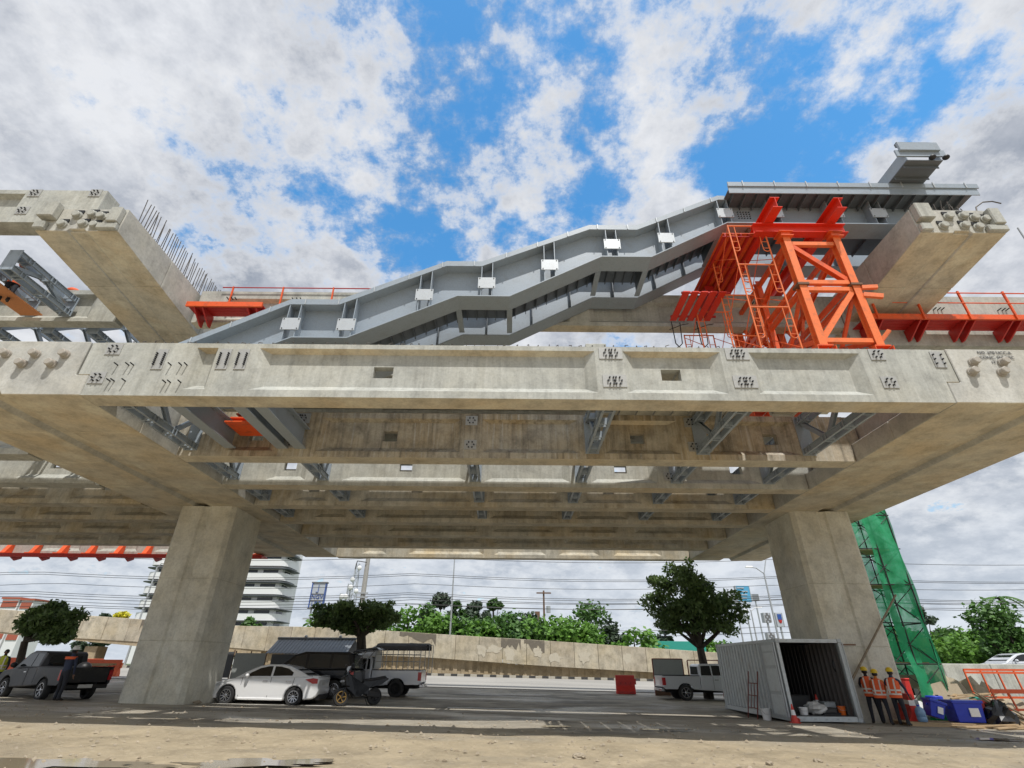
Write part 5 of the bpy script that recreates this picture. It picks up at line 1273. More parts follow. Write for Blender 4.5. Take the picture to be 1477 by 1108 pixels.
# ------------------------------------------------------------------ people
M['skin'] = plain('skin', (.22, .115, .07), .55); M['cl_dark'] = plain('dark work clothes', (.022, .024, .032), .85); M['cl_navy'] = plain('navy shirt', (.03, .04, .075), .85)
M['cl_orange'] = plain('orange shirt', (.62, .20, .04), .8); M['vest'] = plain('hi-vis orange vest', (.85, .13, .03), .7); M['vest_y'] = plain('hi-vis yellow vest', (.62, .65, .05), .7)
M['band'] = plain('reflective band', (.75, .68, .60), .4); M['hat_y'] = plain('yellow helmet', (.75, .52, .02), .3); M['hat_w'] = plain('white helmet', (.75, .74, .70), .3); M['hat_o'] = plain('orange helmet', (.8, .16, .02), .3)
M['shoe'] = plain('dark shoes', (.03, .025, .02), .7); M['purple'] = plain('purple hood', (.18, .05, .35), .8); M['hairm'] = plain('black hair', (.012, .011, .01), .6)
def person(label, loc, rz, shirt='cl_dark', pants='cl_dark', vest=None, hat=None, lean=0, h=1.62, hands=None, feet=None, head_yaw=0, group=None):
    t = thing('person', label, 'person', loc, group)
    k = h / 1.72; V = Vector
    pel = V((0, 0, .93)); ln = math.tan(lean)
    def up(z, x=0, y=0): return V((x, y - (z - .93) * ln, z))
    J = {'pel': pel, 'waist': up(1.06), 'chest': up(1.28), 'neck': up(1.45), 'nk2': up(1.52), 'head': up(1.61, 0, -.015), 'crown': up(1.71, 0, .0), 'nose': up(1.60, 0, -.105)}
    hands = hands or [(-.26, -.08, .82), (.26, -.08, .82)]; feet = feet or [(-.12, .02, 0), (.12, -.04, 0)]
    E_ = [('pel', 'waist'), ('waist', 'chest'), ('chest', 'neck'), ('neck', 'nk2'), ('nk2', 'head'), ('head', 'crown'), ('head', 'nose')]
    rad = {'pel': (.155, .115), 'waist': (.14, .105), 'chest': (.165, .115), 'neck': (.075, .07), 'nk2': (.055, .055), 'head': (.078, .095), 'crown': (.055, .065), 'nose': (.018, .018)}
    reg = {}
    for i, s in ((0, -1), (1, 1)):
        n = 'LR'[i]; sh = up(1.41, s * .185); hd = V(hands[i]); hd = V((hd.x, hd.y - (hd.z - .93) * 0, hd.z))
        mid = (sh + hd) / 2; d = hd - sh; bend = max(0, .54 - d.length); el = mid + V((s * .05, .02 + bend * .7, -.02 - bend * .3))
        J['sh' + n], J['el' + n], J['wr' + n] = sh, el, hd
        rad['sh' + n], rad['el' + n], rad['wr' + n] = (.062, .062), (.045, .045), (.03, .026)
        E_ += [('chest', 'sh' + n), ('sh' + n, 'el' + n), ('el' + n, 'wr' + n)]
        dr = (hd - el).normalized(); pm = hd + dr * .06; J['pm' + n] = pm; rad['pm' + n] = (.036, .018); E_.append(('wr' + n, 'pm' + n))
        sd_ = dr.cross(V((0, 1, 0)));
        sd_ = sd_.normalized() if sd_.length > .1 else V((1, 0, 0))
        for f, (o, L) in enumerate(((-.028, .07), (-.010, .082), (.010, .078), (.028, .06))):
            b = pm + sd_ * o + dr * .03; c = b + dr * L * .5 + V((0, -.008, -.004)); e = c + dr * L * .45 + V((0, -.02, -.008))
            for nm, p, r in ((f'f{f}a{n}', b, .0105), (f'f{f}b{n}', c, .0095), (f'f{f}c{n}', e, .0075)): J[nm] = p; rad[nm] = (r, r)
            E_ += [('pm' + n, f'f{f}a{n}'), (f'f{f}a{n}', f'f{f}b{n}'), (f'f{f}b{n}', f'f{f}c{n}')]
        th = hd + dr * .025 + V((0, -.035, 0)); te = th + dr * .045 + V((0, -.02, 0)); J['tA' + n], J['tB' + n] = th, te; rad['tA' + n] = (.012, .012); rad['tB' + n] = (.009, .009)
        E_ += [('wr' + n, 'tA' + n), ('tA' + n, 'tB' + n)]
        hip = V((s * .095, 0, .88)); an = V(feet[i]) + V((0, 0, .09)); kn = (hip + an) / 2 + V((s * .01, -.035, .02)); toe = V(feet[i]) + V((s * .03, -.17, .04)); hl = V(feet[i]) + V((0, .05, .04))
        for nm, p, r in (('hip', hip, (.10, .10)), ('kn', kn, (.068, .07)), ('an', an, (.048, .05)), ('toe', toe, (.045, .032)), ('hl', hl, (.04, .036))): J[nm + n] = p; rad[nm + n] = r
        E_ += [('pel', 'hip' + n), ('hip' + n, 'kn' + n), ('kn' + n, 'an' + n), ('an' + n, 'toe' + n), ('an' + n, 'hl' + n)]
    names = list(J); idx = {n: i for i, n in enumerate(names)}
    me = bpy.data.meshes.new('body'); me.from_pydata([J[n] * k for n in names], [(idx[a], idx[b]) for a, b in E_], [])
    bm = bmesh.new(); bm.from_mesh(me); ly = bm.verts.layers.skin.verify(); bm.verts.ensure_lookup_table()
    for n in names: bm.verts[idx[n]][ly].radius = (rad[n][0] * k, rad[n][1] * k)
    bm.verts[idx['pel']][ly].use_root = True; bm.to_mesh(me); bm.free()
    o = bpy.data.objects.new('tmp_body', me); C.objects.link(o)
    o.modifiers.new('s', 'SKIN').use_smooth_shade = True; su = o.modifiers.new('u', 'SUBSURF'); su.levels = su.render_levels = 2
    dg = bpy.context.evaluated_depsgraph_get(); dg.update(); me2 = bpy.data.meshes.new_from_object(o.evaluated_get(dg)); bpy.data.objects.remove(o)
    for m in ('skin', shirt, pants, 'shoe'): me2.materials.append(M[m])
    me2.polygons.foreach_set('use_smooth', [True] * len(me2.polygons))
    def region(c):
        best, r = 9, 0
        for a, b in E_:
            p, q = J[a] * k, J[b] * k; d = q - p; s = max(0, min(1, (c - p).dot(d) / max(1e-6, d.length_squared))); dd = (p + d * s - c).length - .5 * (rad[a][0] + rad[b][0]) * k * .8
            if dd < best:
                best = dd
                r = 3 if a[:2] in ('an',) else 2 if a[:2] in ('hi', 'kn') or b.startswith('hip') or (a == 'pel' and c.z < .96 * k) else 0 if a in ('nk2', 'head', 'neck') or a[:2] in ('wr', 'pm', 'tA') or a[0] == 'f' else 1
        return r
    for p in me2.polygons: p.material_index = region(p.center)
    b = bpy.data.objects.new('body', me2); C.objects.link(b); b.parent = t
    hc = J['head'] * k
    def child(mb, name, mat, smooth=True):
        me = mb.build(name, mat, None, smooth=smooth); me.parent = t; return me
    for s in (-1, 1):
        child(MB().ball(hc + V((s * .033, -.083, .01)) * k, .013, .01, .009), 'eye', 'black'); child(MB().ball(hc + V((s * .083, .005, -.005)) * k, .012, .022, .032), 'ear', 'skin')
    child(MB().ball(hc + V((0, -.088, -.055)) * k, .025, .008, .007), 'mouth', 'red')
    child(MB().ball(hc + V((0, .022, .02)) * k, .09 * k, .10 * k, .10 * k), 'hair', 'hairm')
    if hat:
        z0 = .045
        mb = MB().lathe([(.125, 0), (.122, .012), (.115, .02), (.112, .055), (.09, .105), (.05, .128), (.012, .134)], hc + V((0, .005, z0)) * k, 18); mb.prism([(-.08, -.10), (.08, -.10), (.055, -.185), (-.055, -.185)], 'z', 0, .014)
        for i in range(len(mb.v) - 8, len(mb.v)): mb.v[i] = mb.v[i] + hc + V((0, 0, z0)) * k
        mb.bar(hc + V((0, -.10, z0 + .06)) * k, hc + V((0, .10, z0 + .06)) * k, .02, .16); child(mb, 'helmet', hat)
    if vest:
        rings = [(.84, .205, .155), (.98, .20, .15), (1.12, .198, .148), (1.26, .212, .155), (1.36, .205, .14), (1.43, .15, .115), (1.47, .09, .09)]
        def shell(rr, ex):
            vs, fs = [], []; n = 24
            for (z, rx, ry) in rr:
                c = up(z)
                for i in range(n):
                    a = 6.2832 * i / n; vs.append((c + V(((rx + ex) * math.cos(a), (ry + ex) * math.sin(a), 0))) * k)
            for j in range(len(rr) - 1):
                for i in range(n): fs.append((j * n + i, j * n + (i + 1) % n, (j + 1) * n + (i + 1) % n, (j + 1) * n + i))
            return MB().add(vs, fs)
        child(shell(rings, 0), 'vest', vest)
        for z in (.93, 1.05):
            r_ = [(z, .203, .153), (z + .05, .202, .152)]; child(shell(r_, .005), 'reflective_band', 'band')
        for s in (-1, 1):
            for yy in (-1, 1):
                pts = [up(z, s * .10, yy * (ry * .92 + .012)) * k for z, rx, ry in rings[1:6]]
                mb = MB()
                for p, q in zip(pts, pts[1:]): mb.bar(p, q, .05 * k, .012, (0, yy, 0))
                child(mb, 'reflective_band', 'band', False)
    t.rotation_euler = (0, 0, rz); return t
def gp(u, v, Y):
    p = at(u, v, Y); return Vector((p.x, Y, gz(p.x, Y) - .005))
wk = 'workers in orange vests by the column'
person('worker in an orange vest and yellow helmet nearest the container, over dark trousers', gp(1266, 1036, 21.2), R(150), 'cl_dark', 'cl_dark', 'vest', 'hat_y', R(3), 1.7, [(-.27, -.06, .84), (.24, -.34, 1.12)], [(-.13, -.05, 0), (.15, .12, 0)], group=wk)
person('worker in an orange vest with orange sleeves, middle one of the three by the column', gp(1281, 1043, 20.7), R(140), 'cl_orange', 'cl_dark', 'vest', 'hat_y', R(18), 1.6, [(-.12, -.52, .95), (.2, -.56, .86)], [(-.15, .22, 0), (.14, -.2, 0)], group=wk)
person('worker in an orange vest with dark blue sleeves, standing beside the red barrier', gp(1306, 1049, 20.2), R(125), 'cl_navy', 'cl_dark', 'vest', 'hat_y', R(8), 1.64, [(-.3, -.3, .92), (.32, -.44, 1.18)], [(-.17, .1, 0), (.16, -.1, 0)], group=wk)
person('man in dark clothes and white helmet standing beside the dusty black pickup', gp(76, 1020, 21.9), R(165), 'cl_navy', 'cl_dark', None, 'hat_w', R(4), 1.74, [(-.25, -.12, .86), (.24, -.2, .95)])
tt = thing('tool_bag', 'orange strap bag slung across the shoulders of the man with white helmet', 'bag', (0, 0, 0)); q_ = gp(76, 1020, 21.9); tt.location = (q_.x, q_.y, q_.z + 1.40)
MB().xf(Matrix()).build('dummy', 'vest') if False else None
o = MB().add(*(lambda: ([(x, y, z) for z in (-.045, .045) for x, y in [(.225 * math.cos(a), .165 * math.sin(a)) for a in [6.2832 * i / 20 for i in range(20)]]], [(i, (i + 1) % 20, 20 + (i + 1) % 20, 20 + i) for i in range(20)]))()).build('strap', 'vest', None); o.parent = tt; o.rotation_euler = (0, 0, R(165))
person('person in dark clothes and yellow vest cut by the left edge of the picture', gp(-16, 1000, 25), R(20), 'cl_dark', 'cl_navy', 'vest_y', None, 0, 1.66)
p = at(34, 386, 14.0); person('worker in orange with an orange helmet on the gangway between the upper left cross frames', (p.x, 14.0, p.z - 1.57), R(30), 'cl_orange', 'cl_dark', 'vest', 'hat_o', R(5), 1.64, [(-.2, -.3, 1.1), (.2, -.3, 1.1)])
p = at(1476, 292, 11.9); pb = Vector((p.x + .1, 11.9, p.z - 1.63))
person('person in a purple hooded top at the upper right edge of the picture', pb, R(60), 'purple', 'cl_dark', None, None, R(3), 1.64)
o = thing('lift_basket', 'steel lift basket carrying the person in purple', 'lift basket', pb + Vector((.25, 0, -.06)))
MB().box(pb.x - .3, pb.x + 1.1, 11.4, 12.4, pb.z - .06, pb.z - .005).build('floor', 'galv', o)
for x in (pb.x - .25, pb.x + 1.05):
    for y in (11.45, 12.35): MB().tube((x, y, pb.z), (x, y, pb.z + .9), .025).build('post', 'galv', o)
MB().bar((pb.x + .8, 12.0, pb.z - .06), (pb.x + 6, 14.0, 2.5), .25, .3).build('boom', 'galv', o)
p = at(106, 420, 15.3); o = MB().ball((0, 0, 0), .24, .2, .15).ball((.22, 0, -.04), .14, .12, .1).build('cloth_bag', 'vest', smooth=True); o.location = (p.x, 15.3, 13.78 + .27); tag(o, 'orange cloth bag lying on top of the upper left girder', 'bag')

# ------------------------------------------------------------------ shipping container
M['cont'] = painted('container grey paint', (.50, .54, .55), .5, (.25, .17, .11), .5, 0, 1.5); M['cont_shade'] = painted('container wall in shade', (.10, .09, .085), .6, (.06, .03, .02), .6); M['cont_in'] = painted('container inside', (.055, .055, .055), .6, (.08, .06, .05), .5); M['cont_door'] = painted('container door', (.40, .43, .44), .5, (.25, .2, .16), .5, 0, 1.2)  # the dark inside tones hold the container's interior shade
CX0, CX1, CY0, CY1 = 9.6, 11.93, 20.4, 26.45
def container():
    zb = gz(10.8, 20.4) + .05; zt = zb + 2.5
    t = thing('shipping_container', 'grey corrugated shipping container standing open in front of the right column', 'container', ((CX0 + CX1) / 2, CY0, zb))
    def corr(x, s, mt='cont'):
        mb = MB(); y = CY0 + .12; n = 0; pts = []
        while y < CY1 - .1:
            pts += [(y, 0), (y + .12, 0), (y + .15, .09), (y + .27, .09)]; y += .30
        for (a, p), (b, q) in zip(pts, pts[1:]):
            for (xx, side) in ((x, 0),):
                mb.hexa([(x + s * p, a, zb + .16), (x + s * q, b, zb + .16), (x + s * q + .01, b, zb + .16), (x + s * p + .01, a, zb + .16), (x + s * p, a, zt - .1), (x + s * q, b, zt - .1), (x + s * q + .01, b, zt - .1), (x + s * p + .01, a, zt - .1)])
        mb.build('side_wall', mt, t, weld=True)
    corr(CX0 + .02, 1); corr(CX1 - .07, 1); corr(CX1 - .16, 1, 'cont_shade')  # last one is an added inner wall copy, darkened as interior shade
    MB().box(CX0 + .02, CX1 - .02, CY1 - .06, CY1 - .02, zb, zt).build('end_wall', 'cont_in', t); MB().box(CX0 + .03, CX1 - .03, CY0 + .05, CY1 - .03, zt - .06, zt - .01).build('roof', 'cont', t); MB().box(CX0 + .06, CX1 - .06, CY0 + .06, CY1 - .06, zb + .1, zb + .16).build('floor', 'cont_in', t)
    for bx in ((CX0 + .10, CX0 + .11, CY0 + .15, CY1 - .1), (CX1 - .14, CX1 - .13, CY0 + 2.4, CY1 - .1)): MB().box(*bx, zb + .16, zt - .1).build('inner_shade_sheet', 'cont_in', t)  # dark sheets added so the inside reads as shaded
    MB().box(CX0 + .1, CX1 - .1, CY1 - .12, CY1 - .1, zb + .16, zt - .1).build('inner_shade_sheet', 'cont_in', t); MB().box(CX0 + .1, CX1 - .1, CY0 + .12, CY1 - .1, zt - .09, zt - .07).build('inner_shade_sheet', 'cont_in', t)
    for x in (CX0, CX1 - .09):
        for z in (zb, zt - .1): MB().box(x, x + .09, CY0 + .1, CY1 - .1, z, z + (.15 if z == zb else .1)).build('side_rail', 'cont', t)
        for y in (CY0, CY1 - .1): MB().box(x - .003, x + .103, y, y + .1, zb + .12, zt - .12).build('corner_post', 'cont', t)
        for y in (CY0 - .01, CY1 - .13):
            for z in (zb - .01, zt - .11): MB().box(x - .02, x + .12, y - .01, y + .15, z, z + .12).build('corner_casting', 'cont_door', t)
    mb = MB().box(CX0 + .12, CX1 - .12, CY0, CY0 + .1, zb - .004, zb + .14); mb.cur = 1
    for k in range(5): mb.box(CX0 + .35 + k * .38, CX0 + .43 + k * .38, CY0 - .012, CY0 + .004, zb + .05, zb + .09)
    mb.build('door_sill', ['cont', 'cont_door'], t)
    mb = MB().box(CX0 + .12, CX1 - .12, CY0, CY0 + .1, zt - .12, zt - .004); mb.cur = 1
    for k in range(5): mb.box(CX0 + .35 + k * .38, CX0 + .43 + k * .38, CY0 - .012, CY0 + .004, zt - .08, zt - .05)
    mb.build('door_header', ['cont', 'cont_door'], t)
    # left door folded back flat against the side
    xd = CX0 - .10
    d = MB().box(xd, xd + .05, CY0 + .04, CY0 + 1.2, zb + .1, zt - .1).build('door', 'cont_door', t)
    for (a, b) in ((.16, .75), (.85, 1.55), (1.65, 2.05), (2.1, 2.3)): MB().box(xd - .012, xd - .001, CY0 + .16, CY0 + 1.05, zb + a, zb + b).build('door_panel', 'cont', d, bevel=.01).location = Vector((0, 0, 0))
    for y in (CY0 + .1, CY0 + 1.12): MB().tube((xd - .03, y, zb + .12), (xd - .03, y, zt - .12), .018).build('lock_rod', 'galv', d).location = Vector((0, 0, 0))
    # right door swung right back
    MB().box(CX1 + .03, CX1 + .08, CY0 + .04, CY0 + 1.2, zb + .1, zt - .1).build('door', 'cont_door', t)
    MB().tube((CX1 + .02, CY0 - .06, zb + .12), (CX1 + .02, CY0 - .06, zt - .12), .02).build('lock_rod', 'galv', t); MB().box(CX1, CX1 + .55, CY0 + .02, CY0 + .08, zt - .2, zt - .15).build('header_bar', 'rust', t)
    return zb + .16
cz = container()
def put(o, label, cat, group=None): return tag(o, label, cat, group)
M['sheetw'] = plain('pale plastic sheet', (.6, .6, .58), .5); M['conered'] = plain('cone red', (.70, .05, .03), .5)
def crumple(name, c, r, mat, label, cat, seed, group=None, sq=.6):
    r2 = random.Random(seed); mb = MB().ball((0, 0, 0), 1, 1, 1, 14, 10)
    mb.v = [v * r * (1 + r2.uniform(-.22, .22)) for v in mb.v]; mb.v = [Vector((v.x, v.y, max(-r * .55, v.z * sq))) for v in mb.v]
    o = mb.build(name, mat); o.location = (c[0], c[1], c[2] + r * .55); return tag(o, label, cat, group)
crumple('plastic_sheet', (10.75, 20.95, cz), .34, 'sheetw', 'crumpled pale plastic sheet on the container floor', 'plastic sheet', 1); crumple('plastic_sheet', (11.0, 21.3, cz), .28, 'sheetw', 'smaller crumpled pale sheet behind the bigger one in the container', 'plastic sheet', 2)
def cone(x, y, z, s, label, group='traffic cones'):
    t = thing('traffic_cone', label, 'traffic cone', (x, y, z), group)
    MB().box(x - .18 * s, x + .18 * s, y - .18 * s, y + .18 * s, z, z + .03).build('base', 'conered', t, bevel=.008); MB().lathe([(.14 * s, .03), (.095 * s, .30 * s)], (x, y, z), 14).build('lower_cone', 'conered', t, smooth=True)
    MB().lathe([(.097 * s, .30 * s), (.065 * s, .50 * s)], (x, y, z), 14).build('white_band', 'white', t, smooth=True); MB().lathe([(.065 * s, .50 * s), (.025 * s, .72 * s)], (x, y, z), 14).build('tip', 'conered', t, smooth=True)
cone(11.35, 21.9, cz, .8, 'red and white cone standing inside the container'); q = gp(1146, 1041, 20.15); cone(9.52, 20.1, gz(9.5, 20.1), .75, 'red and white cone at the near corner of the container')
def tub(x, y, z, r, h, mat, label, cat='bucket', group=None):
    t = thing('bucket', label, cat, (x, y, z), group); MB().lathe([(r * .82, 0), (r, h), (r * 1.06, h), (r * 1.06, h - .02), (r * .93, h - .02), (r * .78, .03)], (x, y, z), 18).build('shell', mat, t, smooth=True)
    MB().path([(x - r, y, z + h - .03), (x - r * .7, y - r * .9, z + h * .55), (x + r * .7, y - r * .9, z + h * .55), (x + r, y, z + h - .03)], .006).build('handle', 'galv', t)
tub(11.62, 20.9, cz, .13, .26, 'hat_o', 'orange bucket inside the container near its right wall'); tub(10.25, 20.85, cz, .15, .22, 'white', 'white bucket inside the container'); tub(9.32, 21.75, gz(9.3, 21.7), .17, .36, 'white', 'tall white bucket outside against the container side')
for k, (x, y, w, d, h, m) in enumerate(((11.2, 21.1, .5, .4, .18, 'cont_in'), (11.45, 21.5, .4, .5, .34, 'cont_door'), (11.1, 20.7, .6, .2, .05, 'black'), (10.9, 22.6, .8, .6, .5, 'cont_in'))):
    o = MB().box(-w / 2, w / 2, -d / 2, d / 2, 0, h).box(-w / 2 - .01, w / 2 + .01, -d / 2 - .01, d / 2 + .01, h + .001, h + .03).build('tool_box', m, bevel=.01); o.location = (x, y, cz); tag(o, ['low dark box on the container floor', 'grey lidded box by the right wall in the container', 'flat black tray at the container mouth', 'large dim box at the back of the container'][k], 'box')
o = MB().ball((0, 0, 0), .1, .07, .22).path([(0, 0, .2), (.03, 0, .5)], .01).build('hanging_bag', 'black', smooth=True); o.location = (11.8, 20.9, cz + 1.5); tag(o, 'black bag hanging on the right wall inside the container', 'bag')
o = MB().ball((0, 0, 0), .09, .09, .07).build('cloth_bundle', 'red', smooth=True); o.location = (11.2, 21.75, cz + .9); o.location.z = cz + .07; tag(o, 'small dark red bundle deep inside the container', 'bundle')
crumple('cloth_bundle', (9.62, 20.28, gz(9.6, 20.3)), .14, 'red', 'pinkish red bundle lying at the near corner of the container', 'bundle', 7)
def rack():
    t = thing('steel_rack', 'rusty red steel rack leaning against the container side', 'rack', (9.4, 22.6, gz(9.4, 22.6)))
    z = gz(9.4, 22.6)
    def P(s, h): return (9.15 + .33 * h / 1.5, 22.2 + s, z + h)
    for s in (0, .85): MB().tube(P(s, 0), P(s, 1.55), .022).build('upright', 'rackred', t)
    for h in (.35, .75, 1.15): MB().tube(P(0, h), P(.85, h), .016).build('rung', 'rackred', t)
    for s in (.28, .56): MB().tube(P(s, .35), P(s, 1.15), .012).build('bar', 'rackred', t)
M['rackred'] = painted('rusty red', (.20, .05, .035), .7, (.08, .04, .03), .5)
rack()

# ------------------------------------------------------------------ barriers, boards and shed beyond the parked cars
def barrier(x, y, rz, mat, label, group, L=1.05, h=.85, white=False):
    t = thing('plastic_barrier', label, 'barrier', (0, 0, 0), group)
    pr = [(-.22, 0), (.22, 0), (.22, .16), (.10, .42), (.08, h), (-.08, h), (-.10, .42), (-.22, .16)]
    mb = MB().prism(pr, 'x', -L / 2, L / 2); mb.build('shell', mat, t, bevel=.02, seg=2)
    for k in (-.28, 0, .28): MB().lathe([(.05, -.16), (.05, -.115)], (k, 0, .55), 12, 'y').build('recess', 'red', t)
    for k in (-.3, .3): MB().box(k - .12, k + .12, -.225, .225, .005, .10).build('fork_slot', 'white' if white else 'red', t)
    if white: MB().box(-L / 2 - .004, L / 2 + .004, -.092, .092, .60, .76).build('white_band', 'white', t)
    MB().box(L / 2 - .004, L / 2 + .08, -.06, .06, h * .5, h * .8).build('lug', mat, t)
    t.location = (x, y, gz(x, y)); t.rotation_euler = (0, 0, rz); return t
M['barred'] = plain('barrier red', (.66, .03, .02), .45); M['baror'] = plain('barrier orange', (.78, .12, .03), .45)
q = at(903, 1000, 34.5); barrier(q.x, 34.5, R(-3), 'barred', 'single red plastic barrier standing on the open yard in mid-distance', None, 1.1, .95)
for k in range(7):
    q = at(-4 + k * 27, 965, 37); barrier(q.x, 37, R(2), 'baror', f'orange plastic barrier in the row behind the leaning tree at left', 'orange barriers in a row at left', 1.25, .95)
for k in range(4): barrier(-33 + k * 1.5, 39.5, R(6), 'baror' if k % 2 else 'barred', 'plastic barrier in the farther row behind the black pickup', 'farther row of barriers at left', 1.25, .9)
def board(label, u0, u1, v0, v1, vb, Y, face):
    a, b = at(u0, v0, Y), at(u1, v0, Y); zt, zm = at(u0, v0, Y).z, at(u0, v1, Y).z; g = gz(a.x, Y)
    t = thing('notice_board', label, 'board', ((a.x + b.x) / 2, Y, g), 'boards in the yard')
    MB().box(a.x, b.x, Y, Y + .04, zm, zt).build('panel', face, t)
    for x in (a.x - .05, b.x): MB().box(x, x + .05, Y - .01, Y + .05, g - .05, zt + .03).build('post', 'rackred', t)
    for z in (zt, zm - .05): MB().box(a.x, b.x, Y - .01, Y + .05, z, z + .05).build('rail', 'rackred', t)
    return t, a.x, b.x, zm, g
t, xa, xb, zm, g = board('grey sheet board on a rusty frame behind the silver extended-cab pickup', 941, 983, 951, 975, 1000, 34, 'sheetg') if M.setdefault('sheetg', painted('weathered grey sheet', (.33, .35, .33), .6, (.2, .18, .15), .5)) else None
MB().box(xa, xb - .3, 34.01, 34.05, g, zm - .06).build('lower_panel', 'rust', t)
t = thing('empty_frame', 'empty rusty board frame beside the trunk of the dark tree', 'frame', (11.0, 34.2, gz(11, 34.2)), 'boards in the yard')
a, b = at(991, 953, 34.2), at(1036, 953, 34.2); zt = a.z; g = gz(11, 34.2)
for x in (a.x, b.x): MB().box(x - .03, x + .03, 34.18, 34.24, g - .05, zt).build('post', 'rackred', t)
MB().box(a.x, b.x, 34.185, 34.235, zt, zt + .05).build('rail', 'rackred', t)
def shed():
    Y = 34.5; a, b = at(383, 943, Y), at(500, 944, Y); r0, r1 = at(398, 925, Y + 1.2), at(484, 925, Y + 1.2); g = gz(a.x, Y); ze = a.z
    t = thing('metal_shed', 'low dark shed with a grey corrugated metal roof behind the black van', 'shed', ((a.x + b.x) / 2, Y + 1.5, g))
    MB().box(a.x + .3, b.x - .4, Y + .25, Y + 2.6, g - .1, ze - .02).build('wall', 'shedwall', t)
    mb = MB(); n = 46; zr = r0.z + .1
    for k in range(n):
        x0, x1 = a.x + (b.x - a.x) * k / n, a.x + (b.x - a.x) * (k + 1) / n; dz = .03 if k % 2 else 0
        mb.hexa([(x0, Y, ze + dz), (x1, Y, ze + dz), (x1, Y + 1.5, zr + dz), (x0, Y + 1.5, zr + dz), (x0, Y, ze + dz + .03), (x1, Y, ze + dz + .03), (x1, Y + 1.5, zr + dz + .03), (x0, Y + 1.5, zr + dz + .03)])
        mb.hexa([(x0, Y + 1.5, zr + dz), (x1, Y + 1.5, zr + dz), (x1, Y + 3, ze + dz), (x0, Y + 3, ze + dz), (x0, Y + 1.5, zr + dz + .03), (x1, Y + 1.5, zr + dz + .03), (x1, Y + 3, ze + dz + .03), (x0, Y + 3, ze + dz + .03)])
    mb.build('roof', 'roofm', t); MB().tube((a.x - .05, Y + 1.5, zr + .08), (b.x + .05, Y + 1.5, zr + .08), .07).build('ridge_cap', 'roofm', t)
    for f in (.35, .8): MB().ball((a.x + (b.x - a.x) * f, Y + 1.5, zr + .18), .1).build('roof_vent', 'galv', t)
M['roofm'] = painted('weathered metal roof', (.20, .215, .23), .5, (.1, .08, .07), .5, .3); M['shedwall'] = painted('dark shed wall', (.09, .095, .10), .7)
shed()
def hoard(label, u0, u1, v0, Y, mat):
    a, b = at(u0, v0, Y), at(u1, v0, Y); g = gz(a.x, Y)
    t = thing('sheet_fence', label, 'fence', ((a.x + b.x) / 2, Y, g), 'sheet fences by the left column')
    MB().box(a.x, b.x, Y, Y + .03, g + .1, a.z).build('sheet', mat, t)
    n = max(2, int((b.x - a.x) / .8))
    for k in range(n + 1): x = a.x + (b.x - a.x) * k / n; MB().box(x - .03, x + .03, Y + .031, Y + .08, g - .05, a.z + .12).build('post', 'rust', t)
hoard('pale sheet fence panel just right of the left column', 340, 384, 942, 36, 'sheetg'); hoard('dark sheet fence panel in the gap next to the left column', 318, 338, 940, 37, 'shedwall')

# ------------------------------------------------------------------ clutter right of the column
def rb(u0, u1, v0, v1, Y):
    a, b = at(u0, (v0 + v1) / 2, Y), at(u1, (v0 + v1) / 2, Y); c = at((u0 + u1) / 2, v1, Y); return (a.x + b.x) / 2, b.x - a.x, at((u0 + u1) / 2, v0, Y).z
M['binblue'] = plain('blue plastic', (.02, .05, .52), .35); M['jug'] = plain('water jug plastic', (.20, .34, .52), .15); M['netgreen'] = None
def crate(label, x, y, w, d, h, rot, z=None, group='blue plastic bins'):
    t = thing('plastic_bin', label, 'bin', (0, 0, 0), group)
    mb = MB(); e = .04
    mb.hexa([(-w / 2 + e, -d / 2 + e, 0), (w / 2 - e, -d / 2 + e, 0), (w / 2 - e, d / 2 - e, 0), (-w / 2 + e, d / 2 - e, 0), (-w / 2, -d / 2, h), (w / 2, -d / 2, h), (w / 2, d / 2, h), (-w / 2, d / 2, h)]); mb.build('tub', 'binblue', t, bevel=.02, seg=2)
    MB().box(-w / 2 - .03, w / 2 + .03, -d / 2 - .03, d / 2 + .03, h - .06, h + .02).build('lid', 'binblue', t, bevel=.015, seg=2)
    MB().box(-.02, w * .3, -d / 2 - .028, -d / 2 - .001, h * .28, h * .68).build('paper_label', 'white', t)
    for s in (-1, 1): MB().box(s * (w / 2 + .02) - .02, s * (w / 2 + .02) + .02, -.1, .1, h * .6, h * .72).build('grip', 'binblue', t)
    t.location = (x, y, gz(x, y) + .14 if z is None else z); t.rotation_euler = rot; return t
x, w, z = rb(1368, 1410, 1010, 1040, 20.6); crate('upright blue plastic bin with a white label, right one of two', x, 20.6, w * .92, .7, .62, (0, 0, R(-6)))
x, w, z = rb(1335, 1366, 1010, 1040, 20.4); crate('tilted blue plastic bin with small stickers, left one of two', x - .12, 20.45, w * .62, .55, .5, (0, R(18), R(-10)), gz(x, 20.5) + .26)
def jug():
    x = at(1328, 1030, 20.2).x; z = gz(x, 20.2) + .13; t = thing('water_jug', 'clear blue water jug beside the tilted blue bin', 'water jug', (x, 20.2, z))
    MB().lathe([(.13, 0), (.15, .03), (.15, .12), (.14, .14), (.15, .16), (.15, .28), (.13, .36), (.06, .42), (.04, .44)], (x, 20.2, z), 18).build('bottle', 'jug', t, smooth=True); MB().lathe([(.045, .44), (.045, .48)], (x, 20.2, z), 12).build('cap', 'binblue', t)
jug()
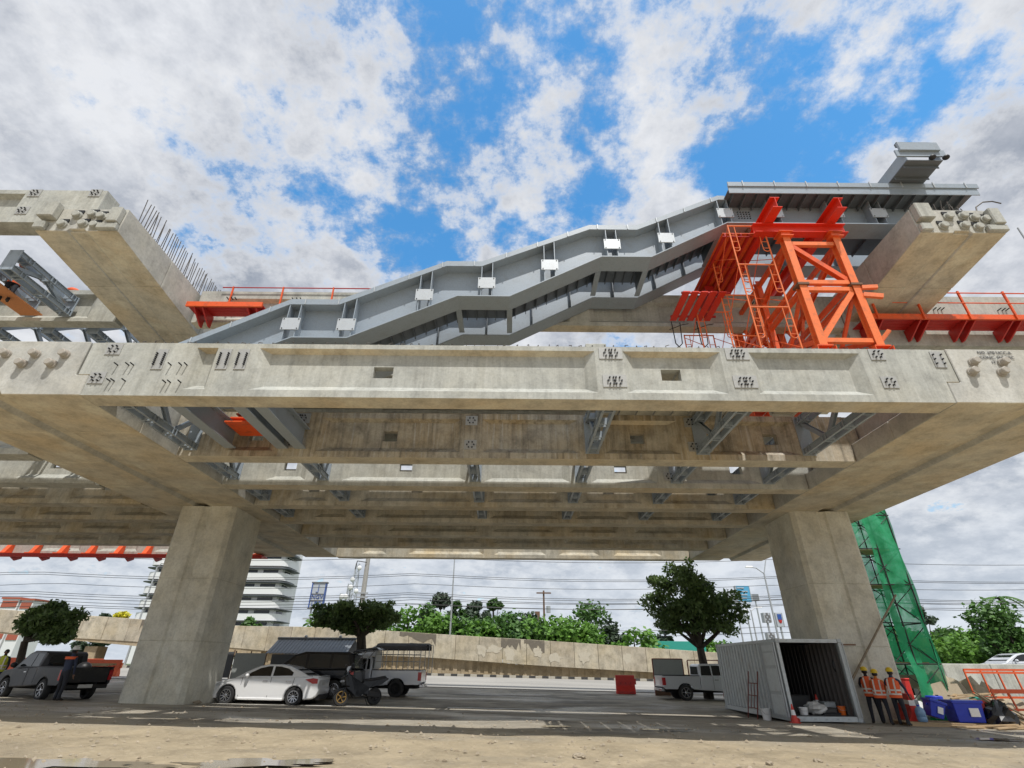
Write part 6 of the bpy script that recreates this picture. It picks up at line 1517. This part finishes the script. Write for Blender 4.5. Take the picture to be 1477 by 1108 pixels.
def pallet(x, y, rz, label):
    t = thing('timber_pallet', label, 'pallet', (0, 0, 0), 'timber pallets')
    for k in range(6): MB().box(-1.1, 1.1, -.5 + k * .18, -.37 + k * .18, .10, .125).build('deck_board', 'wood', t)
    for yy in (-.45, 0, .45): MB().box(-1.08, 1.08, yy - .04, yy + .04, 0, .099).build('bearer', 'wood', t)
    t.location = (x, y, gz(x, y)); t.rotation_euler = (0, R(.8), rz)
pallet(at(1345, 1045, 20.6).x, 20.6, R(-2), 'timber pallet under the tilted blue bin and the jug'); pallet(at(1400, 1045, 20.7).x + .15, 20.75, R(3), 'timber pallet under the upright blue bin')
b_ = barrier(at(1313, 1020, 20.9).x, 21.1, R(75), 'barred', 'red and white barrier right behind the three workers', 'red barriers in the clutter', 1.2, .95, True)
barrier(at(1420, 1025, 21.0).x, 21.0, R(10), 'barred', 'dusty red barrier between the upright blue bin and the black bag', 'red barriers in the clutter', 1.0, .8)
x, w, z = rb(1290, 1309, 979, 1000, 22.2); o = MB().box(-w / 2, w / 2, 0, .3, 0, .62).box(-w / 2 - .02, w / 2 + .02, -.02, .32, .62, .68).build('red_crate', 'barred', bevel=.02); o.location = (x, 22.0, z - .66); tag(o, 'bright red box standing on a stack behind the workers', 'box')
o = MB().box(-.3, .3, -.05, .35, 0, z - .665 - gz(x, 22.1)).box(-.34, .34, -.08, .38, -.02, .08).build('box_stack', 'cont_door', bevel=.01); o.location = (x, 22.0, gz(x, 22.1)); tag(o, 'grey cabinet under the bright red box behind the workers', 'cabinet')
crumple('rubbish_bag', (at(1440, 1030, 20.3).x, 20.3, gz(17, 20.3)), .42, 'bagb', 'tall black rubbish bag beside the leaning planks', 'rubbish bag', 5, None, 1.25) if M.setdefault('bagb', plain('black bin bag', (.014, .014, .016), .25)) else None
r2 = random.Random(17)
for k in range(9):
    x = at(1446 + k * 5, 1030, 20.4).x + r2.uniform(-.05, .05); g = gz(x, 20.5)
    o = MB().bar((0, 0, 0), (-.7 + r2.uniform(-.3, .2), .9, .85 + r2.uniform(-.3, .2)), .11, .035).bar((0, .02, -.02), (.05, .0, .02), .12, .04).build('timber_plank', 'wood'); o.location = (x + .3, 20.0 + r2.uniform(-.1, .3), g + .03)
    tag(o, 'bare timber plank leaning in the heap at the right edge', 'plank', 'planks leaning at the right edge')
for k in range(6):
    o = MB().box(-1.0, 1.0, -.07, .07, 0, .035).box(-.9, .9, -.05, .05, -.02, -.001).build('timber_plank', 'wood'); x = 15.2 + k * .42; o.location = (x, 19.75 + .12 * (k % 3), gz(x, 20) + .03 + .03 * (k % 2)); o.rotation_euler = (0, R(r2.uniform(-3, 3)), R(r2.uniform(-25, 25))); tag(o, 'timber plank lying flat on the ground at the right edge', 'plank', 'planks lying on the ground at right')
def guard_frame(label, x0, x1, y, z0, z1, lean):
    t = thing('crowd_barrier', label, 'guard frame', ((x0 + x1) / 2, y, z0), 'orange guard frames at right')
    def P(x, z): return (x - (z - z0) * lean, y + (z - z0) * .1, z)
    for z in (z0 + .05, z0 + (z1 - z0) * .9, z1): MB().bar(P(x0, z), P(x1, z), .05, .07).build('rail', 'baror', t)
    n = max(2, int((x1 - x0) / .55))
    for k in range(n + 1): x = x0 + (x1 - x0) * k / n; MB().bar(P(x, z0), P(x, z1), .045, .045).build('post', 'baror', t)
q0, q1 = at(1408, 1008, 22.5), at(1486, 1010, 22.5); guard_frame('orange steel guard frame lying across the clutter at the right edge', q0.x, q1.x + 1.2, 22.5, q0.z, at(1400, 966, 22.5).z, .0)
q0 = at(1440, 1012, 21.6); guard_frame('lower orange steel guard frame in front of the taller one', q0.x, q0.x + 3, 21.6, q0.z - .3, q0.z + .35, .1)
M['tarp'] = painted('brown tarpaulin', (.36, .30, .21), .8, (.2, .16, .11), .5); M['tarpd'] = painted('dark tarpaulin', (.05, .055, .05), .7, (.1, .1, .08), .5)
def sheetpile(name, label, x0, x1, y0, y1, z0, amp, mat, seed, cat, group=None, base=None):
    r2 = random.Random(seed); mb = MB(); n, m = 14, 8; H_ = [[0] * (m + 1) for _ in range(n + 1)]
    for i in range(n + 1):
        for j in range(m + 1):
            s, t_ = i / n, j / m; e = min(1, 5 * min(s, 1 - s, t_, 1 - t_) + .0)
            H_[i][j] = z0 + amp * (e ** .5) * (.7 + .25 * math.sin(s * 7 + seed) * math.cos(t_ * 5) + r2.uniform(-.12, .12))
    P = lambda i, j: (x0 + (x1 - x0) * i / n + r2.uniform(-.0, .0), y0 + (y1 - y0) * j / m, H_[i][j])
    for i in range(n):
        for j in range(m): mb.face([P(i, j), P(i + 1, j), P(i + 1, j + 1), P(i, j + 1)])
    o = mb.build(name, mat, weld=True); so_ = o.modifiers.new('s', 'SOLIDIFY'); so_.thickness = .03; return tag(o, label, cat, group)
sheetpile('covered_pile', 'brown tarpaulin draped over a heap behind the orange guard frame', 17.9, 20.6, 24.2, 26.4, gz(19, 25), 1.75, 'tarp', 3, 'covered pile', 'covered heaps at right')
sheetpile('covered_pile', 'dark tarpaulin heap between the netting and the brown tarpaulin', 16.9, 18.9, 25.2, 27.4, gz(18, 26), 1.95, 'tarpd', 5, 'covered pile', 'covered heaps at right')
sheetpile('covered_pile', 'low brown tarpaulin over boards behind the black rubbish bag', 18.2, 21.4, 22.8, 24.0, gz(19, 23), .95, 'tarp', 8, 'covered pile', 'covered heaps at right')
def jersey(label, x, y, L, rz, h=.9, group='concrete barriers at right'):
    o = MB().prism([(-.3, 0), (.3, 0), (.28, .12), (.12, .4), (.09, h), (-.09, h), (-.12, .4), (-.28, .12)], 'x', -L / 2, L / 2).build('concrete_barrier', 'conc', bevel=.02); o.location = (x, y, gz(x, y)); o.rotation_euler = (0, 0, rz); tag(o, label, 'barrier', group)
jersey('concrete barrier block under the netting, behind the jug', 16.1, 23.4, 2.0, R(4)); jersey('concrete barrier block behind the upright blue bin', 18.2, 23.6, 2.0, R(-3)); jersey('concrete barrier block farthest right behind the planks', 20.6, 23.9, 2.2, R(2))
def drum(x, y, label, mat='binblue'):
    t = thing('plastic_drum', label, 'drum', (x, y, gz(x, y)), 'drums in the clutter')
    MB().lathe([(.26, 0), (.28, .03), (.28, .28), (.295, .30), (.28, .32), (.28, .58), (.295, .60), (.28, .62), (.28, .86), (.25, .89)], (x, y, gz(x, y)), 20).build('shell', mat, t, smooth=True); MB().lathe([(.05, .89), (.05, .92)], (x + .14, y, gz(x, y)), 10).build('bung', 'black', t)
drum(16.0, 22.3, 'blue plastic drum under the netting behind the tilted blue bin'); drum(17.6, 22.2, 'green plastic drum behind the upright blue bin', 'turq')
for k in range(7):
    o = MB().bar((0, 0, 0), (1.7, r2.uniform(-.25, .25), r2.uniform(-.05, .35)), .12, .04).bar((.2, -.02, -.03), (.3, .05, .06), .14, .02).build('timber_plank', 'wood'); o.location = (16.3 + .05 * k, 21.6 + .12 * k, gz(16.5, 21.7) + .35 + .09 * k); tag(o, 'timber plank in the stack behind the black rubbish bag', 'plank', 'planks stacked behind the rubbish bag')
for k in range(3):
    x = 16.9 + k * .28; o = MB().box(-.55, .55, -.02, .02, 0, .9).box(-.5, .5, -.035, -.021, .1, .16).build('plywood_sheet', 'tarp'); o.location = (x, 23.0 + k * .1, gz(x, 23) + .45); o.rotation_euler = (R(-20), R(-12 + 5 * k), 0); tag(o, 'tan plywood sheet propped in the heap behind the orange frames', 'plywood', 'plywood sheets in the heap')
# raised road edge that carries the silver car
def road_edge():
    t = thing('barrier_wall', 'grey concrete barrier wall in front of the silver car at the right edge', 'wall', (28, 31.5, gz(28, 31.5)))
    z = at(1450, 958, 31.5).z
    for k in range(8): MB().prism([(31.2, gz(28, 31) - .3), (31.85, gz(28, 31) - .3), (31.7, z), (31.4, z)], 'x', 21.0 + k * 2.6, 23.58 + k * 2.6).build('wall_segment', 'conc', t, bevel=.03)
    o = tag(MB().box(20.5, 60, 31.95, 38, gz(28, 31) - .5, z - .82).build('raised_road', 'roadtop', bevel=.01), kind='structure'); return z - .82
M['roadtop'] = plain('road top', (.2, .2, .19), .85)
zr = road_edge(); far_car.location = (at(1420, 950, 34.2).x, 34.9, zr)

# ---- netted scaffold tower beside the right column
def net_mat():
    m, nt, b = nodes('green netting'); c = co(nt)
    n1 = noise(nt, c, 3, 5, .6)
    nt.links.new(ramp(nt, n1, [(.35, (.015, .33, .13)), (.7, (.06, .56, .27))]), b.inputs['Base Color']); b.inputs['Roughness'].default_value = .7
    tr = N(nt, 'ShaderNodeBsdfTransparent'); tl = N(nt, 'ShaderNodeBsdfTranslucent'); tl.inputs['Color'].default_value = (.05, .5, .22, 1)
    m1 = N(nt, 'ShaderNodeMixShader'); m1.inputs[0].default_value = .45; nt.links.new(b.outputs[0], m1.inputs[1]); nt.links.new(tl.outputs[0], m1.inputs[2])
    m2 = N(nt, 'ShaderNodeMixShader'); nt.links.new(ramp(nt, n1, [(.35, g3(.08)), (.8, g3(.36))]), m2.inputs[0]); nt.links.new(m1.outputs[0], m2.inputs[1]); nt.links.new(tr.outputs[0], m2.inputs[2])
    nt.links.new(m2.outputs[0], nt.nodes['Material Output'].inputs['Surface']); return m
M['net'] = net_mat()
def net_tower():
    x0, x1, y0, y1 = 15.5, 17.3, 23.2, 25.2; g = gz(16, 24)
    t = thing('scaffold_tower', 'scaffold tower wrapped in green netting beside the right column', 'scaffold tower', ((x0 + x1) / 2, (y0 + y1) / 2, g))
    for x in (x0, (x0 + x1) / 2, x1):
        for y in (y0, y1): MB().tube((x, y, g), (x, y, 8.9), .03).build('upright', 'bolt', t)
    for k in range(6):
        z = g + .5 + k * 1.5
        for y in (y0, y1):
            MB().tube((x0 - .1, y, z), (x1 + .1, y, z), .024).build('ledger', 'bolt', t); MB().tube((x0, y, z), (x1, y, z + 1.4), .018).build('brace', 'bolt', t); MB().tube((x1, y, z), (x0, y, z + 1.4), .018).build('brace', 'bolt', t)
        for x in (x0, x1): MB().tube((x, y0, z), (x, y1, z), .024).build('ledger', 'bolt', t); MB().tube((x, y0, z), (x, y1, z + 1.4), .018).build('brace', 'bolt', t)
        if k in (1, 3, 4): MB().box(x0, x1, y0 + .5, y1 - .4, z + .03, z + .07).build('deck_board', 'wood', t)
    r2 = random.Random(9)
    def net(f, nu, nv, name='net'):
        mb = MB()
        V_ = [[f(i / nu, j / nv) for j in range(nv + 1)] for i in range(nu + 1)]
        for i in range(nu):
            for j in range(nv):
                if V_[i][j] and V_[i + 1][j] and V_[i + 1][j + 1] and V_[i][j + 1]: mb.face([V_[i][j], V_[i + 1][j], V_[i + 1][j + 1], V_[i][j + 1]])
        mb.build(name, 'net', t, smooth=True, weld=True)
    wv = lambda s, q: .07 * math.sin(s * 9 + q * 4) + .06 * math.sin(q * 17 + s * 3)
    def front(s, q):
        z = g + .3 + 8.7 * q; lo = .30 if z > 4.6 else 0
        x = x0 + (x1 - x0) * (.28 + .72 * s) + .12 * math.sin(q * 11) * (1 - s)
        if z < 4.3 and .30 < s < .80 and z > 2.6 + .8 * math.sin(s * 6): return None
        if z < 2.6 and s > .55 and s < .9: return None
        return (x, y0 - .06 - wv(s, q), z)
    net(front, 18, 40)
    net(lambda s, q: (x1 + .06 + wv(s, q) * .8, y0 + (y1 - y0) * s, g + 1.2 + 7.8 * q), 8, 26)
    net(lambda s, q: (x0 - .08 + wv(s, q) * .6, y0 + (y1 - y0) * (.35 + .65 * s), g + .2 + 6.4 * q), 8, 26)
    net(lambda s, q: (x0 + (x1 - x0) * s, y1 + .06 + wv(s, q), g + .3 + 8.7 * q), 10, 26)
net_tower()
a, b = at(1237, 965, 21.3), at(1292, 858, 21.5); b.x += .0
tag(MB().tube(a - (b - a) * .35, b, .045, 8, .035).build('bamboo_pole', 'bamb', smooth=True), 'long bamboo pole leaning against the right column', 'pole') if M.setdefault('bamb', painted('bamboo', (.20, .16, .11), .6, (.45, .36, .2), .7)) else None
a, b = at(1228, 960, 20.9), at(1248, 1030, 20.9)
for k in range(2):
    o = MB().tube((a.x + .12 * k, 21.3, gz(12, 21) + .0), (a.x + .1 * k - .15, 21.4, a.z), .025, 6).tube((a.x + .12 * k, 21.3, gz(12, 21)), (a.x + .12 * k, 21.28, gz(12, 21) + .05), .04, 6).build('scaffold_tube', 'galv', smooth=True); tag(o, 'thin scaffold tube propped between the container and the column', 'tube', 'tubes propped beside the container')
crumple('plastic_sheet', (at(1317, 1000, 22.6).x, 22.6, gz(15, 22.6) + .0), .42, 'sheetw', 'pale crumpled sheet lying under the green netting', 'plastic sheet', 12, None, 1.0)
crumple('net_bundle', (at(1352, 1005, 21.8).x, 21.8, gz(16, 21.8)), .46, 'net', 'bundle of loose green netting behind the blue bins', 'netting', 14, None, 1.0)
tag(MB().box(-.9, .9, 0, .05, 0, .5).box(-.95, -.9, -.02, .07, -.5, .55).box(.9, .95, -.02, .07, -.5, .55).build('sign_board', 'tarp'), 'tan board on two stakes behind the tilted blue bin', 'board').location = (17.0, 24.6, gz(17, 24.6) + 1.1)

# ------------------------------------------------------------------ litter and stones on the ground
def stones():
    r2 = random.Random(23); mb = MB()
    for k in range(5200):
        y = 7 + 12 * r2.random() ** .8; x = r2.uniform(-1.05, 1.05) * (y + 3); s = r2.choice((.008, .01, .012, .016, .02, .028, .05)) * r2.uniform(.6, 1.3)
        c = Vector((x, y, gz(x, y) + s * .3)); p = [c + Vector((r2.uniform(.6, 1) * s * dx, r2.uniform(.6, 1) * s * dy, r2.uniform(.5, .8) * s * dz)) for dx, dy, dz in ((1, 0, 0), (0, 1, 0), (-1, 0, 0), (0, -1, 0), (0, 0, 1.0))]
        b = len(mb.v); mb.v += p; mb.f += [[b, b + 1, b + 4], [b + 1, b + 2, b + 4], [b + 2, b + 3, b + 4], [b + 3, b, b + 4]]; mb.m += [0] * 4
    tag(mb.build('gravel', 'stone'), kind='stuff')
M['stone'] = concrete('loose stones', (.36, .31, .235), .1)
def clods():
    r2 = random.Random(29); mb = MB()
    for k in range(420):
        y = 8 + 13 * r2.random(); x = r2.uniform(-1.05, 1.05) * (y + 3); s = r2.choice((.03, .045, .07)) * r2.uniform(.6, 1.2); n = 7
        z = gz(x, y) - .005; b = len(mb.v); top = Vector((x + r2.uniform(-.3, .3) * s, y, z + s * r2.uniform(.35, .7)))
        mb.v += [Vector((x + s * r2.uniform(.6, 1.2) * math.cos(6.2832 * i / n), y + s * r2.uniform(.6, 1.2) * math.sin(6.2832 * i / n), z)) for i in range(n)] + [top]
        for i in range(n): mb.f.append([b + i, b + (i + 1) % n, b + n]); mb.m.append(0)
    tag(mb.build('dirt_clods', 'clod'), kind='stuff')
M['clod'] = concrete('dirt clods', (.24, .195, .135), .1)
clods()
stones()
for (u, v, r, sd_) in ((835, 1096, .12, 1), (296, 1012, .2, 3), (284, 1016, .14, 4), (1180, 1100, .08, 5), (1110, 1103, .07, 6)):
    q = atg(u, v); crumple('rubble_lump', (q.x, q.y, q.z - .02), r, 'stone', {1: 'flat pale stone lying in the sand at the bottom middle', 3: 'larger dirt lump at the foot of the left column', 4: 'smaller dirt lump at the foot of the left column', 5: 'small stone in the sand at the bottom right', 6: 'small stone left of the other one at the bottom right'}[sd_], 'stone', sd_ + 50, None, .5)
for (u, v, rx, ry, s) in ((40, 1105, 1.5, .5, 1), (365, 1103, 1.2, .42, 2), (150, 1108, 1.2, .35, 3), (800, 1049, .45, .22, 6), (960, 1054, .7, .2, 7), (1440, 1068, .6, .25, 11)):
    q = atg(u, v); puddle(q.x, q.y, rx, ry, s)
